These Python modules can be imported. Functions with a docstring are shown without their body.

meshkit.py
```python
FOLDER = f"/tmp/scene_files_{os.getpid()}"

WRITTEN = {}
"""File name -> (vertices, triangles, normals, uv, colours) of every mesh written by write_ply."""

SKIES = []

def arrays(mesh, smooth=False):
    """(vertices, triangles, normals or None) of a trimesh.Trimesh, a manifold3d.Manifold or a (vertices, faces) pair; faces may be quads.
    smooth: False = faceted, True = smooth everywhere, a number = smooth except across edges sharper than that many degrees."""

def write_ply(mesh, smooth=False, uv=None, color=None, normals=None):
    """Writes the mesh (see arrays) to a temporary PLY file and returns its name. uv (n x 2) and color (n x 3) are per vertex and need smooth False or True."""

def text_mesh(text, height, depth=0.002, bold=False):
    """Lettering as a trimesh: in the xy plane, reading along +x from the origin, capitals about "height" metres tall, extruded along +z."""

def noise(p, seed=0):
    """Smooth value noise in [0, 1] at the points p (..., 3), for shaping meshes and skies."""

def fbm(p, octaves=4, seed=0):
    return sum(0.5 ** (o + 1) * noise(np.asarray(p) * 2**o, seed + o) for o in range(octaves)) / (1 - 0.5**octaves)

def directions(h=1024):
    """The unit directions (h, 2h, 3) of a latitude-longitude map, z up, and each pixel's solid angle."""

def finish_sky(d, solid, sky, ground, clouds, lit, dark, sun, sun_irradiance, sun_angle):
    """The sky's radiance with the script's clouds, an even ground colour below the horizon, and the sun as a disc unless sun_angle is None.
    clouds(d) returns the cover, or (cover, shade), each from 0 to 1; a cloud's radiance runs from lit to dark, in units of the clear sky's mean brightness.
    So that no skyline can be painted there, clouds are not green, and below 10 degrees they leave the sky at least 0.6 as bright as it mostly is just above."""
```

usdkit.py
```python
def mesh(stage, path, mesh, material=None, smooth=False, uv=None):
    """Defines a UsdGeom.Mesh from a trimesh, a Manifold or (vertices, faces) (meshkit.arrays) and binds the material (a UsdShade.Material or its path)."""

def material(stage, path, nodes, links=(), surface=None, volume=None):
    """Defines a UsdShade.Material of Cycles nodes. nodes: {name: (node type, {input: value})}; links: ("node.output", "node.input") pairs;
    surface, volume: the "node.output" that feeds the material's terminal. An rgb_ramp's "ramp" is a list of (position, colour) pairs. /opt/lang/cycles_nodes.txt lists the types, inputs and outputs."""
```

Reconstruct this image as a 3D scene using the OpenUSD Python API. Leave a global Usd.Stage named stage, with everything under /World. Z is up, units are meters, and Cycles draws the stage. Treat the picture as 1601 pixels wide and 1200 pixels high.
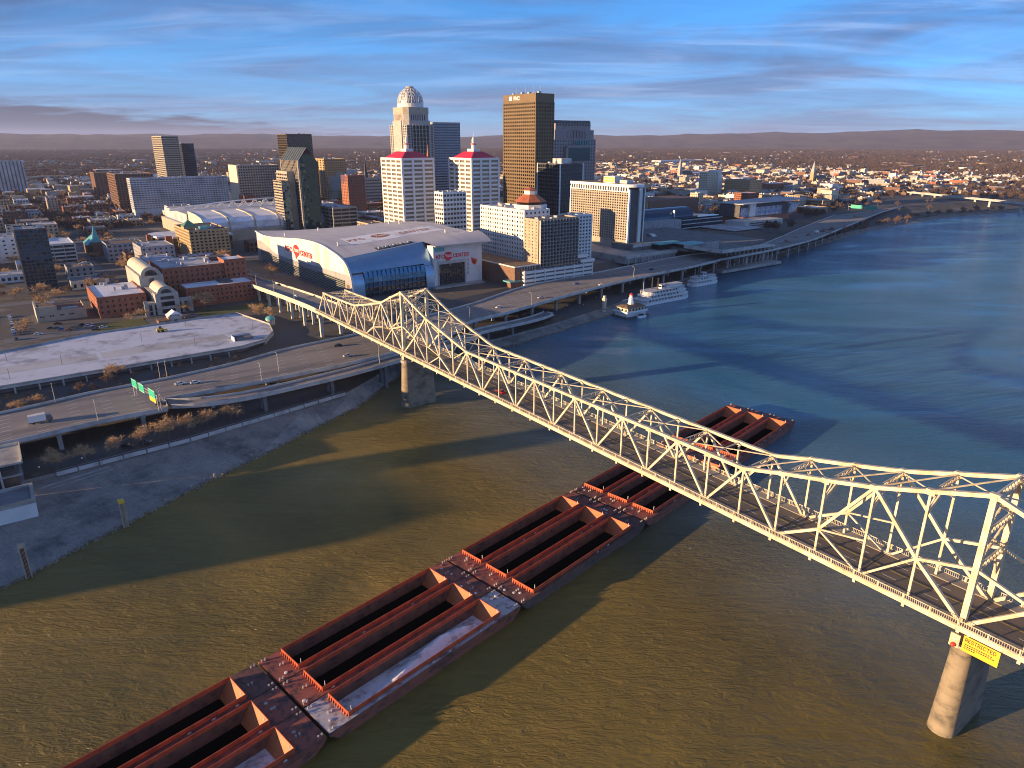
import math, random
import numpy as np, trimesh, usdkit, meshkit
from shapely.geometry import Polygon, Point, LineString, box as sbox
from pxr import Usd, UsdGeom, UsdLux, UsdShade, Gf, Sdf, Vt

stage = Usd.Stage.CreateInMemory()
UsdGeom.SetStageUpAxis(stage, UsdGeom.Tokens.z)
UsdGeom.SetStageMetersPerUnit(stage, 1.0)
UsdGeom.Xform.Define(stage, '/World')
UsdGeom.Scope.Define(stage, '/World/Looks')
random.seed(7); rng = np.random.default_rng(7)

# ------------------------------------------------------------------ camera, sky, sun
CH, PITCH, FPX = 120.0, 19.40, 1082.0
cam = UsdGeom.Camera.Define(stage, '/World/camera')
cam.AddTranslateOp().Set((0, 0, CH)); cam.AddRotateXOp().Set(90 - PITCH)
cam.CreateHorizontalApertureAttr(36.0); cam.CreateVerticalApertureAttr(27.0)
cam.CreateFocalLengthAttr(36.0 * FPX / 1601); cam.CreateClippingRangeAttr((1.0, 60000.0))
cam.CreateExposureAttr(1.1)
SUN_EL = math.radians(8.0); SX, SY = -.934, -.358
sun = UsdLux.DistantLight.Define(stage, '/World/sun')
sun.CreateIntensityAttr(1.25); sun.CreateAngleAttr(0.5); sun.CreateColorAttr((1.0, .67, .36)); sun.CreateNormalizeAttr(True)
sd = np.array([SX * math.cos(SUN_EL), SY * math.cos(SUN_EL), math.sin(SUN_EL)])
sun.AddTransformOp().Set(Gf.Matrix4d().SetRotate(Gf.Rotation(Gf.Vec3d(0, 0, 1), Gf.Vec3d(*sd))))
dome = UsdLux.DomeLight.Define(stage, '/World/sky')
SKY_SAT, CLOUD_GAIN, HAZE = 0.98, 5.0, 3.0e-5
def m_(kind, **k): return ('math', {'math_type': kind, **k})
usdkit.material(stage, '/World/Looks/sky', {
    'sky': ('sky_texture', {'sky_type': 'single_scattering', 'sun_disc': False, 'sun_elevation': SUN_EL, 'sun_rotation': math.atan2(SX, SY), 'air_density': 0.45, 'aerosol_density': 0.0, 'ozone_density': 5.0}),
    'sat': ('hsv', {'saturation': SKY_SAT, 'value': 1.0}), 'tint': ('mix', {'mix_type': 'multiply', 'fac': 1.0, 'color2': (.80, 1.22, 1.05)}),
    'tc': ('texture_coordinate', {}), 'sep': ('separate_xyz', {}),
    'zz': m_('maximum', value2=0.0), 'den': m_('add', value2=0.09), 'px': m_('divide'), 'py': m_('divide'), 'pv': ('combine_xyz', {'z': 0.0}),
    # broad torn sheets of cloud
    'map': ('mapping', {'rotation': (0, 0, 0.30), 'scale': (0.26, 0.42, 1.0), 'location': (5.2, 2.1, 0)}),
    'n1': ('noise_texture', {'scale': 1.15, 'detail': 10.0, 'roughness': 0.60, 'distortion': 1.1}),
    'r1': ('rgb_ramp', {'ramp': [(0.38, (.16, .16, .16)), (0.49, (.45, .45, .45)), (0.60, (.74, .74, .74)), (0.74, (.92, .92, .92))]}),
    'map2': ('mapping', {'rotation': (0, 0, 0.15), 'scale': (0.40, 1.2, 1.0), 'location': (7.3, 0.4, 0)}),
    'n2': ('noise_texture', {'scale': 1.5, 'detail': 8.0, 'roughness': 0.62, 'distortion': 0.7}),
    'r2': ('rgb_ramp', {'ramp': [(0.38, (.070, .088, .180)), (0.51, (.120, .145, .265)), (0.64, (.27, .32, .47))]}),
    'scl': ('mix', {'mix_type': 'multiply', 'fac': 1.0, 'color2': (CLOUD_GAIN,) * 3}), 'cm': ('mix', {}),
    # pale air low over the horizon, then a grey bank that thickens towards the left
    'low': ('map_range', {'from_min': 0.0, 'from_max': 0.13, 'to_min': 0.70, 'to_max': 0.0, 'clamp': True}),
    'lc': ('mix', {'color2': (.19 * CLOUD_GAIN, .25 * CLOUD_GAIN, .42 * CLOUD_GAIN)}),
    'ym': m_('maximum', value2=0.05), 'xy': m_('divide'), 'zy': m_('divide'), 'xm': m_('maximum', value2=-1.1), 'k1': m_('multiply_add', value2=0.095, value3=0.011),
    'n3': ('noise_texture', {'scale': 2.2, 'detail': 6.0}), 'n3m': m_('multiply_add', value2=0.05, value3=-0.025), 'k2': m_('add'), 'k3': m_('add'),
    'bk': ('map_range', {'from_min': 0.004, 'from_max': -0.012, 'to_min': 0.0, 'to_max': 0.9, 'clamp': True}),
    'front': ('map_range', {'from_min': 0.1, 'from_max': 0.35, 'clamp': True}), 'bf': m_('multiply'),
    'bm': ('mix', {'color2': (.066 * CLOUD_GAIN, .073 * CLOUD_GAIN, .115 * CLOUD_GAIN)}),
    'bg': ('background_shader', {'strength': 0.13})}, [
    ('tc.generated', 'sep.vector'), ('sep.z', 'zz.value1'), ('zz.value', 'den.value1'),
    ('sep.x', 'px.value1'), ('den.value', 'px.value2'), ('sep.y', 'py.value1'), ('den.value', 'py.value2'),
    ('px.value', 'pv.x'), ('py.value', 'pv.y'), ('pv.vector', 'map.vector'), ('map.vector', 'n1.vector'), ('n1.fac', 'r1.fac'),
    ('pv.vector', 'map2.vector'), ('map2.vector', 'n2.vector'), ('n2.fac', 'r2.fac'),
    ('sky.color', 'sat.color'), ('sat.color', 'tint.color1'), ('tint.color', 'cm.color1'), ('r2.color', 'scl.color1'), ('scl.color', 'cm.color2'), ('r1.color', 'cm.fac'),
    ('zz.value', 'low.value'), ('cm.color', 'lc.color1'), ('low.result', 'lc.fac'),
    ('sep.y', 'ym.value1'), ('sep.x', 'xy.value1'), ('ym.value', 'xy.value2'), ('sep.z', 'zy.value1'), ('ym.value', 'zy.value2'), ('xy.value', 'xm.value1'), ('xm.value', 'k1.value1'),
    ('pv.vector', 'n3.vector'), ('n3.fac', 'n3m.value1'), ('k1.value', 'k2.value1'), ('zy.value', 'k2.value2'), ('k2.value', 'k3.value1'), ('n3m.value', 'k3.value2'), ('k3.value', 'bk.value'),
    ('sep.y', 'front.value'), ('bk.result', 'bf.value1'), ('front.result', 'bf.value2'), ('lc.color', 'bm.color1'), ('bf.value', 'bm.fac'),
    ('bm.color', 'bg.color')], surface='bg.background')
UsdShade.MaterialBindingAPI.Apply(dome.GetPrim()).Bind(UsdShade.Material.Get(stage, '/World/Looks/sky'))
dome.GetPrim().SetCustomDataByKey('kind', 'structure')

# ------------------------------------------------------------------ street frame: s runs along the bridge to the north, w to the west
ORG = np.array([20.43, 213.69]); DIR = np.array([.5955, -.8033]); DIR /= np.linalg.norm(DIR); NRM = np.array([-DIR[1], DIR[0]])
ANG = math.degrees(math.atan2(DIR[1], DIR[0]))
def world(s, w): return ORG + s * DIR + w * NRM
def street(x, y):
    q = np.array([x, y]) - ORG; return float(q @ DIR), float(q @ NRM)

taken = {}
def numbered(path):
    n = taken.get(path, 0); taken[path] = n + 1
    return path if n == 0 else f'{path}_{n:03d}'
def props(o, label=None, cat=None, group=None, kind=None):
    for k, v in (('label', label), ('category', cat), ('group', group), ('kind', kind)):
        if v: o.SetCustomDataByKey(k, v)
BASE = {}
def place(x, base, rot=0.0):
    q = world(base[0], base[1])
    x.AddTranslateOp().Set((float(q[0]), float(q[1]), float(base[2]))); x.AddRotateZOp().Set(ANG + rot)
def thing(name, label, cat, base, group=None, rot=0.0, kind=None):
    p = numbered('/World/' + name); x = UsdGeom.Xform.Define(stage, p); place(x, base, rot)
    o = x.GetPrim(); props(o, label, cat, group, kind); BASE[p] = np.array(base, float)
    return o
def copy_of(src, base, label=None, group=None, rot=0.0):
    was = src.GetCustomData(); name = str(src.GetName()).split('_0')[0]
    p = numbered('/World/' + name); x = UsdGeom.Xform.Define(stage, p); place(x, base, rot)
    o = x.GetPrim(); o.GetReferences().AddInternalReference(src.GetPath()); o.SetInstanceable(True)
    props(o, label or was.get('label'), was.get('category'), group or was.get('group'))
    return o

class MB:
    """Collects shapes in street coordinates (s, w, z)."""
    def __init__(s): s.v, s.f, s.n = [], [], 0
    def add(s, v, f):
        v = np.asarray(v, float); f = np.asarray(f, int)
        if f.shape[1] == 4: f = np.vstack([f[:, [0, 1, 2]], f[:, [0, 2, 3]]])
        s.v.append(v); s.f.append(f + s.n); s.n += len(v); return s
    BF = np.array([[0, 3, 2, 1], [4, 5, 6, 7], [0, 1, 5, 4], [1, 2, 6, 5], [2, 3, 7, 6], [3, 0, 4, 7]])
    def box(s, s0, s1, w0, w1, z0, z1):
        s0, s1 = min(s0, s1), max(s0, s1); w0, w1 = min(w0, w1), max(w0, w1)
        return s.add([(s0, w0, z0), (s1, w0, z0), (s1, w1, z0), (s0, w1, z0), (s0, w0, z1), (s1, w0, z1), (s1, w1, z1), (s0, w1, z1)], MB.BF)
    def hexa(s, bot, top):
        return s.add(list(bot) + list(top), MB.BF)
    def beam(s, p, q, a, b=None, up=(0, 0, 1)):
        p, q = np.array(p, float), np.array(q, float); b = b or a
        d = q - p; L = np.linalg.norm(d); d /= L
        u = np.cross(up, d)
        if np.linalg.norm(u) < 1e-3: u = np.cross((1, 0, 0), d)
        u /= np.linalg.norm(u); t = np.cross(d, u)
        c = [(-a, -b), (a, -b), (a, b), (-a, b)]
        return s.add([p + (i * u + j * t) / 2 for i, j in c] + [q + (i * u + j * t) / 2 for i, j in c], MB.BF)
    def tube(s, pts, r, k=6):
        pts = np.asarray(pts, float); r = np.broadcast_to(r, (len(pts),)); V = []; Fq = []
        for i, p in enumerate(pts):
            d = pts[min(i + 1, len(pts) - 1)] - pts[max(i - 1, 0)]; d /= np.linalg.norm(d)
            u = np.cross(d, (0, 0, 1)); u = np.cross(d, (1, 0, 0)) if np.linalg.norm(u) < .05 else u
            u /= np.linalg.norm(u); t = np.cross(d, u)
            for j in range(k):
                a = 2 * math.pi * j / k; V.append(p + r[i] * (math.cos(a) * u + math.sin(a) * t))
        for i in range(len(pts) - 1):
            for j in range(k): Fq.append((i * k + j, i * k + (j + 1) % k, (i + 1) * k + (j + 1) % k, (i + 1) * k + j))
        s.add(V, Fq)
        for e in (0, len(pts) - 1): s.add(V[e * k:(e + 1) * k], [(0, j, j + 1) for j in range(1, k - 1)])
        return s
    def lathe(s, c, prof, k=16):
        V, Fq = [], []
        for r, z in prof:
            for j in range(k): V.append((c[0] + r * math.cos(2 * math.pi * j / k), c[1] + r * math.sin(2 * math.pi * j / k), c[2] + z))
        for i in range(len(prof) - 1):
            for j in range(k): Fq.append((i * k + j, i * k + (j + 1) % k, (i + 1) * k + (j + 1) % k, (i + 1) * k + j))
        return s.add(V, Fq)
    def prism(s, poly, z0, z1):
        m = trimesh.creation.extrude_polygon(poly if isinstance(poly, Polygon) else Polygon(poly), z1 - z0, engine='earcut')
        return s.add(np.array(m.vertices) + (0, 0, z0), m.faces)
    def grid(s, P):
        P = np.asarray(P, float); n, m = P.shape[:2]
        i, j = np.meshgrid(np.arange(n - 1), np.arange(m - 1), indexing='ij'); a = (i * m + j).ravel()
        return s.add(P.reshape(-1, 3), np.stack([a, a + 1, a + m + 1, a + m], 1))
    def tm(s, m, M=None):
        v = np.array(m.vertices); v = v if M is None else v @ np.array(M)[:3, :3].T + np.array(M)[:3, 3]
        return s.add(v, m.faces)
    def arrays(s): return np.vstack(s.v), np.vstack(s.f)
    def build(s, name, mat, parent=None, label=None, cat=None, group=None, kind=None, smooth=False, base=None):
        if not s.v: return None
        v, f = s.arrays()
        if parent is None:
            b = np.array(base if base is not None else [(v[:, 0].min() + v[:, 0].max()) / 2, (v[:, 1].min() + v[:, 1].max()) / 2, v[:, 2].min()])
            p = numbered('/World/' + name); m = usdkit.mesh(stage, p, (v - b, f), LOOK[mat], smooth)
            place(UsdGeom.Xformable(m), b); BASE[p] = b
        else:
            b = BASE[('/World/' + str(parent.GetPath()).split('/')[2])]
            p = numbered(f'{parent.GetPath()}/{name}'); m = usdkit.mesh(stage, p, (v - b, f), LOOK[mat], smooth)
        o = m.GetPrim(); props(o, label, cat, group, kind); return o

# ------------------------------------------------------------------ materials
LOOK = {}
def mat(name, col, rough=0.6, var=0.25, scale=0.35, bump=0.0, bscale=2.0, metal=0.0, spec=0.5, col2=None, ior=1.5, stretch=(1, 1, 1), detail=6.0):
    """A surface whose colour wanders between two tones at two scales, with fine relief."""
    c = np.array(col, float); c2 = np.array(col2, float) if col2 is not None else c * (1 - var); c1 = c * (1 + var * .5)
    n = {'tc': ('texture_coordinate', {}), 'mp': ('mapping', {'scale': stretch}), 'n': ('noise_texture', {'scale': scale, 'detail': detail, 'roughness': .62}),
         'r': ('rgb_ramp', {'ramp': [(.36, tuple(c2)), (.5, tuple(c)), (.66, tuple(c1))]}),
         'p': ('principled_bsdf', {'roughness': rough, 'metallic': metal, 'specular_ior_level': spec, 'ior': ior})}
    l = [('tc.object', 'mp.vector'), ('mp.vector', 'n.vector'), ('n.fac', 'r.fac'), ('r.color', 'p.base_color')]
    if bump:
        n['n2'] = ('noise_texture', {'scale': bscale, 'detail': 4.0}); n['b'] = ('bump', {'strength': min(1., bump), 'distance': bump})
        l += [('mp.vector', 'n2.vector'), ('n2.fac', 'b.height'), ('b.normal', 'p.normal')]
    LOOK[name] = usdkit.material(stage, '/World/Looks/' + name, n, l, surface='p.BSDF')
LOOK['cream_steel'] = usdkit.material(stage, '/World/Looks/cream_steel', {
    'g': ('geometry', {}), 'n': ('noise_texture', {'scale': .35, 'detail': 6.0}), 'r': ('rgb_ramp', {'ramp': [(.36, (.50, .41, .27)), (.5, (.64, .56, .40)), (.66, (.69, .62, .47))]}),
    'm': ('mapping', {'scale': (1.6, 1.6, .35)}), 'n2': ('noise_texture', {'scale': 1.6, 'detail': 7.0, 'roughness': .7}), 'r2': ('rgb_ramp', {'ramp': [(.56, (0, 0, 0)), (.70, (.75, .75, .75))]}),
    'mx': ('mix', {'color2': (.27, .135, .06)}), 'p': ('principled_bsdf', {'roughness': .55})},
    [('g.position', 'n.vector'), ('n.fac', 'r.fac'), ('g.position', 'm.vector'), ('m.vector', 'n2.vector'), ('n2.fac', 'r2.fac'), ('r.color', 'mx.color1'), ('r2.color', 'mx.fac'), ('mx.color', 'p.base_color')], surface='p.BSDF')
mat('bridge_road', (.155, .125, .095), .85, .25, .12, .02, 6, col2=(.11, .09, .07), stretch=(.25, 1.6, 1))
mat('bridge_walk', (.33, .29, .23), .85, .2, .4)
mat('pier_stone', (.25, .205, .145), .85, .35, .22, .08, 1.2, col2=(.13, .11, .085), stretch=(1, 1, 1.6))
mat('concrete', (.36, .35, .33), .8, .25, .15, .02, 3, col2=(.24, .23, .22))
mat('pale_concrete', (.50, .48, .45), .8, .2, .15, col2=(.36, .34, .32))
mat('dark_concrete', (.16, .16, .16), .85, .3, .15)
mat('asphalt', (.085, .085, .09), .85, .3, .1, .01, 5, stretch=(1, .3, 1))
mat('highway', (.24, .215, .20), .85, .22, .06, .01, 5, col2=(.16, .15, .145), stretch=(1.6, .12, 1))
mat('lane_paint', (.72, .72, .68), .7, .2, .8)
mat('yellow_paint', (.60, .42, .06), .7, .2, .8)
mat('snow', (.72, .74, .80), .7, .10, .08, .05, .6, col2=(.50, .52, .58))
mat('snow_worn', (.54, .57, .66), .75, .15, .09, .04, .5, col2=(.30, .30, .33))
LOOK['cobble_wharf'] = usdkit.material(stage, '/World/Looks/cobble_wharf', {
    'g': ('geometry', {}), 'm': ('mapping', {'rotation': (0, 0, .55)}), 'bk': ('brick_texture', {'scale': .22, 'mortar_size': .006, 'mortar_smooth': .3, 'color1': (.30, .275, .25), 'color2': (.25, .235, .22), 'mortar': (.10, .10, .10), 'brick_width': 1.2, 'row_height': .8}),
    'n': ('noise_texture', {'scale': .06, 'detail': 10.0, 'roughness': .68}), 'r': ('rgb_ramp', {'ramp': [(.34, (.42, .42, .43)), (.5, (.95, .94, .92)), (.68, (1.25, 1.2, 1.12))]}),
    'n2': ('noise_texture', {'scale': 1.6, 'detail': 5.0}), 'r2': ('rgb_ramp', {'ramp': [(.3, (.75, .75, .75)), (.7, (1.15, 1.15, 1.15))]}), 'mx': ('mix', {'mix_type': 'multiply', 'fac': 1.0}), 'm2': ('mix', {'mix_type': 'multiply', 'fac': 1.0}),
    'b': ('bump', {'strength': .4, 'distance': .06}), 'p': ('principled_bsdf', {'roughness': .9})},
    [('g.position', 'm.vector'), ('m.vector', 'bk.vector'), ('g.position', 'n.vector'), ('g.position', 'n2.vector'), ('n.fac', 'r.fac'), ('n2.fac', 'r2.fac'), ('bk.color', 'mx.color1'), ('r.color', 'mx.color2'), ('mx.color', 'm2.color1'), ('r2.color', 'm2.color2'), ('n2.fac', 'b.height'), ('b.normal', 'p.normal'), ('m2.color', 'p.base_color')], surface='p.BSDF')
mat('barge_hull', (.26, .085, .052), .65, .35, .30, .03, 1.5, col2=(.085, .045, .035), stretch=(1, 1, 2.5))
mat('barge_hull_old', (.12, .075, .058), .7, .4, .30, .03, 1.5, col2=(.06, .05, .045), stretch=(1, 1, 2.5))
mat('barge_deck', (.29, .085, .055), .7, .4, .45, .02, 3, col2=(.07, .04, .035))
mat('barge_deck_dark', (.15, .065, .052), .7, .5, .45, .02, 3)
mat('barge_deck_frost', (.45, .42, .43), .7, .3, .35, .02, 3, col2=(.17, .09, .08))
mat('barge_coaming', (.48, .085, .028), .55, .3, .5, col2=(.30, .06, .025))
mat('barge_hold', (.15, .085, .055), .85, .4, .35, .02, 1.5, col2=(.07, .045, .032))
mat('barge_bulkhead', (.42, .15, .05), .6, .3, .4, col2=(.30, .11, .045))
mat('white_fitting', (.72, .70, .66), .5, .2, 1.)
mat('metal_fitting', (.46, .42, .38), .6, .3, 1.)
mat('hold_frost', (.70, .68, .70), .9, .2, .30, .12, .8, col2=(.36, .33, .33))
mat('sign_yellow', (.85, .50, .03), .5, .06, .5)
mat('sign_ink', (.05, .04, .03), .6, .1)
mat('red_lamp', (.75, .05, .03), .4, .1)
mat('rubber', (.03, .03, .03), .8, .1)

# muddy river: wind ripples at two scales over a longer swell
LOOK['water'] = usdkit.material(stage, '/World/Looks/water', {
    'g': ('geometry', {}), 'm1': ('mapping', {'rotation': (0, 0, .55), 'scale': (1.0, 2.6, 1.0)}),
    'n1': ('noise_texture', {'scale': .20, 'detail': 6.0, 'roughness': .66, 'distortion': .5}),
    'm2': ('mapping', {'rotation': (0, 0, -.35), 'scale': (1.0, 2.2, 1.0)}), 'n2': ('noise_texture', {'scale': .8, 'detail': 3.0, 'roughness': .6}),
    'm4': ('mapping', {'rotation': (0, 0, .35), 'scale': (.35, 1.0, 1.0)}), 'n4': ('noise_texture', {'scale': .022, 'detail': 4.0, 'distortion': 1.2}), 'r4': ('map_range', {'from_min': .35, 'from_max': .65, 'to_min': .25, 'to_max': 1.2, 'clamp': True}),
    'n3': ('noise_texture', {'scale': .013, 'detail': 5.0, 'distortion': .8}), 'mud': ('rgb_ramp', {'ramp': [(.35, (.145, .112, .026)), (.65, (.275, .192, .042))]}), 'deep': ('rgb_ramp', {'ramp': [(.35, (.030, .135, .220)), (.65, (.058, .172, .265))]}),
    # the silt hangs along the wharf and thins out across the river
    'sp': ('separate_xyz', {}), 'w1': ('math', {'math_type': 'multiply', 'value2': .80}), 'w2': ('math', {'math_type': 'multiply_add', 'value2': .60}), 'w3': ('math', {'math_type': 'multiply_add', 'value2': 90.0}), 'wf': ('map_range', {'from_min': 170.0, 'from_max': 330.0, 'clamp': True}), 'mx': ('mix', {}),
    'k': ('math', {'math_type': 'multiply', 'value2': .30}), 'a': ('math', {'math_type': 'add'}), 'am': ('math', {'math_type': 'multiply'}),
    'b': ('bump', {'strength': 1.0, 'distance': 1.5}),
    'p': ('principled_bsdf', {'roughness': .10, 'ior': 1.34, 'specular_ior_level': .5})},
    [('g.position', 'm1.vector'), ('m1.vector', 'n1.vector'), ('g.position', 'm2.vector'), ('m2.vector', 'n2.vector'), ('n2.fac', 'k.value1'),
     ('g.position', 'm4.vector'), ('m4.vector', 'n4.vector'), ('n4.fac', 'r4.value'),
     ('n1.fac', 'a.value1'), ('k.value', 'a.value2'), ('a.value', 'am.value1'), ('r4.result', 'am.value2'), ('am.value', 'b.height'), ('b.normal', 'p.normal'),
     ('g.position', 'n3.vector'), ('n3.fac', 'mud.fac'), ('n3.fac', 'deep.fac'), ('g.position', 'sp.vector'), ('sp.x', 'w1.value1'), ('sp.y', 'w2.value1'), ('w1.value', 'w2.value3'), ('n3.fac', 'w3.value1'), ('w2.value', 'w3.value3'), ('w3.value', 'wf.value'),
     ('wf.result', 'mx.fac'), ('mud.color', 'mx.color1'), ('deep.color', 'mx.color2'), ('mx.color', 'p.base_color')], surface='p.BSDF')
# city and plain: asphalt and dead grass near, brown winter country far away
LOOK['land'] = usdkit.material(stage, '/World/Looks/land', {
    'g': ('geometry', {}), 'n': ('noise_texture', {'scale': .018, 'detail': 8.0, 'roughness': .7}),
    'r': ('rgb_ramp', {'ramp': [(.34, (.075, .078, .085)), (.47, (.125, .122, .120)), (.57, (.135, .110, .080)), (.68, (.24, .235, .23))]}),
    'n2': ('noise_texture', {'scale': .0016, 'detail': 6.0, 'roughness': .6}),
    'r2': ('rgb_ramp', {'ramp': [(.35, (.085, .060, .045)), (.55, (.13, .092, .062)), (.7, (.17, .14, .09))]}),
    'd': ('separate_xyz', {}), 'f': ('map_range', {'from_min': 1400.0, 'from_max': 2600.0, 'clamp': True}), 'm': ('mix', {}),
    'p': ('principled_bsdf', {'roughness': .9, 'specular_ior_level': .2})},
    [('g.position', 'n.vector'), ('n.fac', 'r.fac'), ('g.position', 'n2.vector'), ('n2.fac', 'r2.fac'), ('g.position', 'd.vector'), ('d.y', 'f.value'),
     ('f.result', 'm.fac'), ('r.color', 'm.color1'), ('r2.color', 'm.color2'), ('m.color', 'p.base_color')], surface='p.BSDF')

# ------------------------------------------------------------------ river and land
BW = [-3000, -1500, -500, -260, -167, -154, -141, -127, -115, -103, -90, -76, -43, -19, 3, 20, 45, 70, 97, 143, 212, 290, 408, 493, 778, 912, 1119, 1261, 1700, 2600, 5000]
BS = [140, 60, -5, -35, -59, -63, -71, -78, -84, -91, -97, -103.5, -120.5, -132, -150, -163, -170, -173, -172, -178.6, -194.6, -218, -252, -262, -323, -341, -352, -330, -230, -100, 100]
WW = [-3000, -400, -160, -95, -22, 20]; WSL = [90, -112, -123, -126, -139.5, -166]
def bank(w): return float(np.interp(w, BW, BS))
def profile(w):
    b = bank(w); t = float(np.clip((w - 20) / 70, 0, 1)); sw_ = min(float(np.interp(w, WW, WSL)), b - 6)
    L = [(b + 40, -5), (b, -.05), (sw_, 3.7), (sw_ - .3, 4.9), (min(-200, sw_ - 20), 5.6), (min(-213, sw_ - 35), 10), (min(-228, sw_ - 50), 12.0)]
    R = [(b + 40, -5), (b, -.05), (b - 9, 1.9), (b - 9.3, 3.0), (b - 32, 4.0), (b - 60, 6.0), (b - 85, 12.0)]
    P = [(x0 * (1 - t) + x1 * t, z0 * (1 - t) + z1 * t) for (x0, z0), (x1, z1) in zip(L, R)]
    return P + [(P[-1][0] - 300, 12.0), (-2500, 12.0), (-9000, 12.0), (-19000, 12.0)]
ws = sorted(set([w for w in BW if -400 < w < 1400] + list(np.arange(-400, 1400, 40.0)) + [-17000, -3000, -1500, -800, 1700, 2600, 5000, 17000]))
LP = np.array([[(s, w, z) for s, z in profile(w)] for w in ws])
def ground_z(s, w):
    P = profile(w); xs = [p[0] for p in P][::-1]; zs = [p[1] for p in P][::-1]
    return float(np.interp(s, xs, zs))
g = MB(); g.grid(LP[:, 3:]); g.build('ground', 'land', kind='structure', label='city ground and brown winter plain reaching to the hills', base=(0, 0, 0))
iw = [i for i, w in enumerate(ws) if -800 <= w <= 1400]
g = MB(); g.grid(LP[iw[0]:iw[-1] + 1, 1:4] + (0, 0, .02)); g.build('wharf_slope', 'cobble_wharf', kind='structure', label='sloping cobbled wharf running down to the river', base=(0, 0, 0))
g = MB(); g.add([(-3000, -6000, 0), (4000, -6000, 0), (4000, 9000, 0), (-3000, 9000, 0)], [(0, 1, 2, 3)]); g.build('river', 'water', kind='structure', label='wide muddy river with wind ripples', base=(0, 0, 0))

# rocks and drift along the waterline
rk = np.random.default_rng(12); m = MB()
for w in np.arange(-230, 215, .5):
    for _ in range(2):
        s = bank(w) + rk.normal(.2, .7); r = abs(rk.normal(.28, .16)) + .1; q = trimesh.creation.icosphere(0, r); v = np.array(q.vertices) * rk.uniform(.6, 1.3, 3); m.add(v + (s, w + rk.uniform(-.4, .4), .02 + .05 * r), q.faces)
m.build('waterline_rocks', 'pier_stone', kind='stuff', label='dark rocks and drift scattered along the wharf waterline', cat='rocks')
# ------------------------------------------------------------------ the truss bridge
ZD, ZB, WT = 27.2, 26.5, 13.0      # road level, lower chord, truss spacing
PS = 10.86; S0 = -118.7
topz = {0: 55.0, 1: 51.2, 2: 47.5, 3: 44.9, 4: 42.4, 5: 39.9}
TOPS = {}
for i in range(0, 23): TOPS[i] = 39.9 + .6 * i / 22 if 5 <= i <= 17 else topz[i] if i < 5 else {18: 43.4, 19: 46.0, 20: 48.8, 21: 52.5, 22: 56.2}[i]
for i in range(23, 30): TOPS[i] = TOPS[44 - i]
def sx(i): return S0 + PS * i if i >= 0 else S0 + 10.33 * i
for i, z in ((-1, 51), (-2, 46.6), (-3, 44.1), (-4, 41.8), (-5, 39.6), (-6, 39.3), (-7, 39.1), (-8, 39), (-9, 39)): TOPS[i] = z
bridge = thing('truss_bridge', 'long cream painted steel truss bridge with a road deck crossing the river', 'bridge', (0, 0, 0))
def member(name, p, q, a, b=None):
    MB().beam(p, q, a, b).build(name, 'cream_steel', bridge)
def mid(i): return (sx(i), TOPS[i] * .34 + ZB * .66 + (1.2 if i in (-1, 1, 21, 23) else 0))
IA, IB = -10, 29
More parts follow.
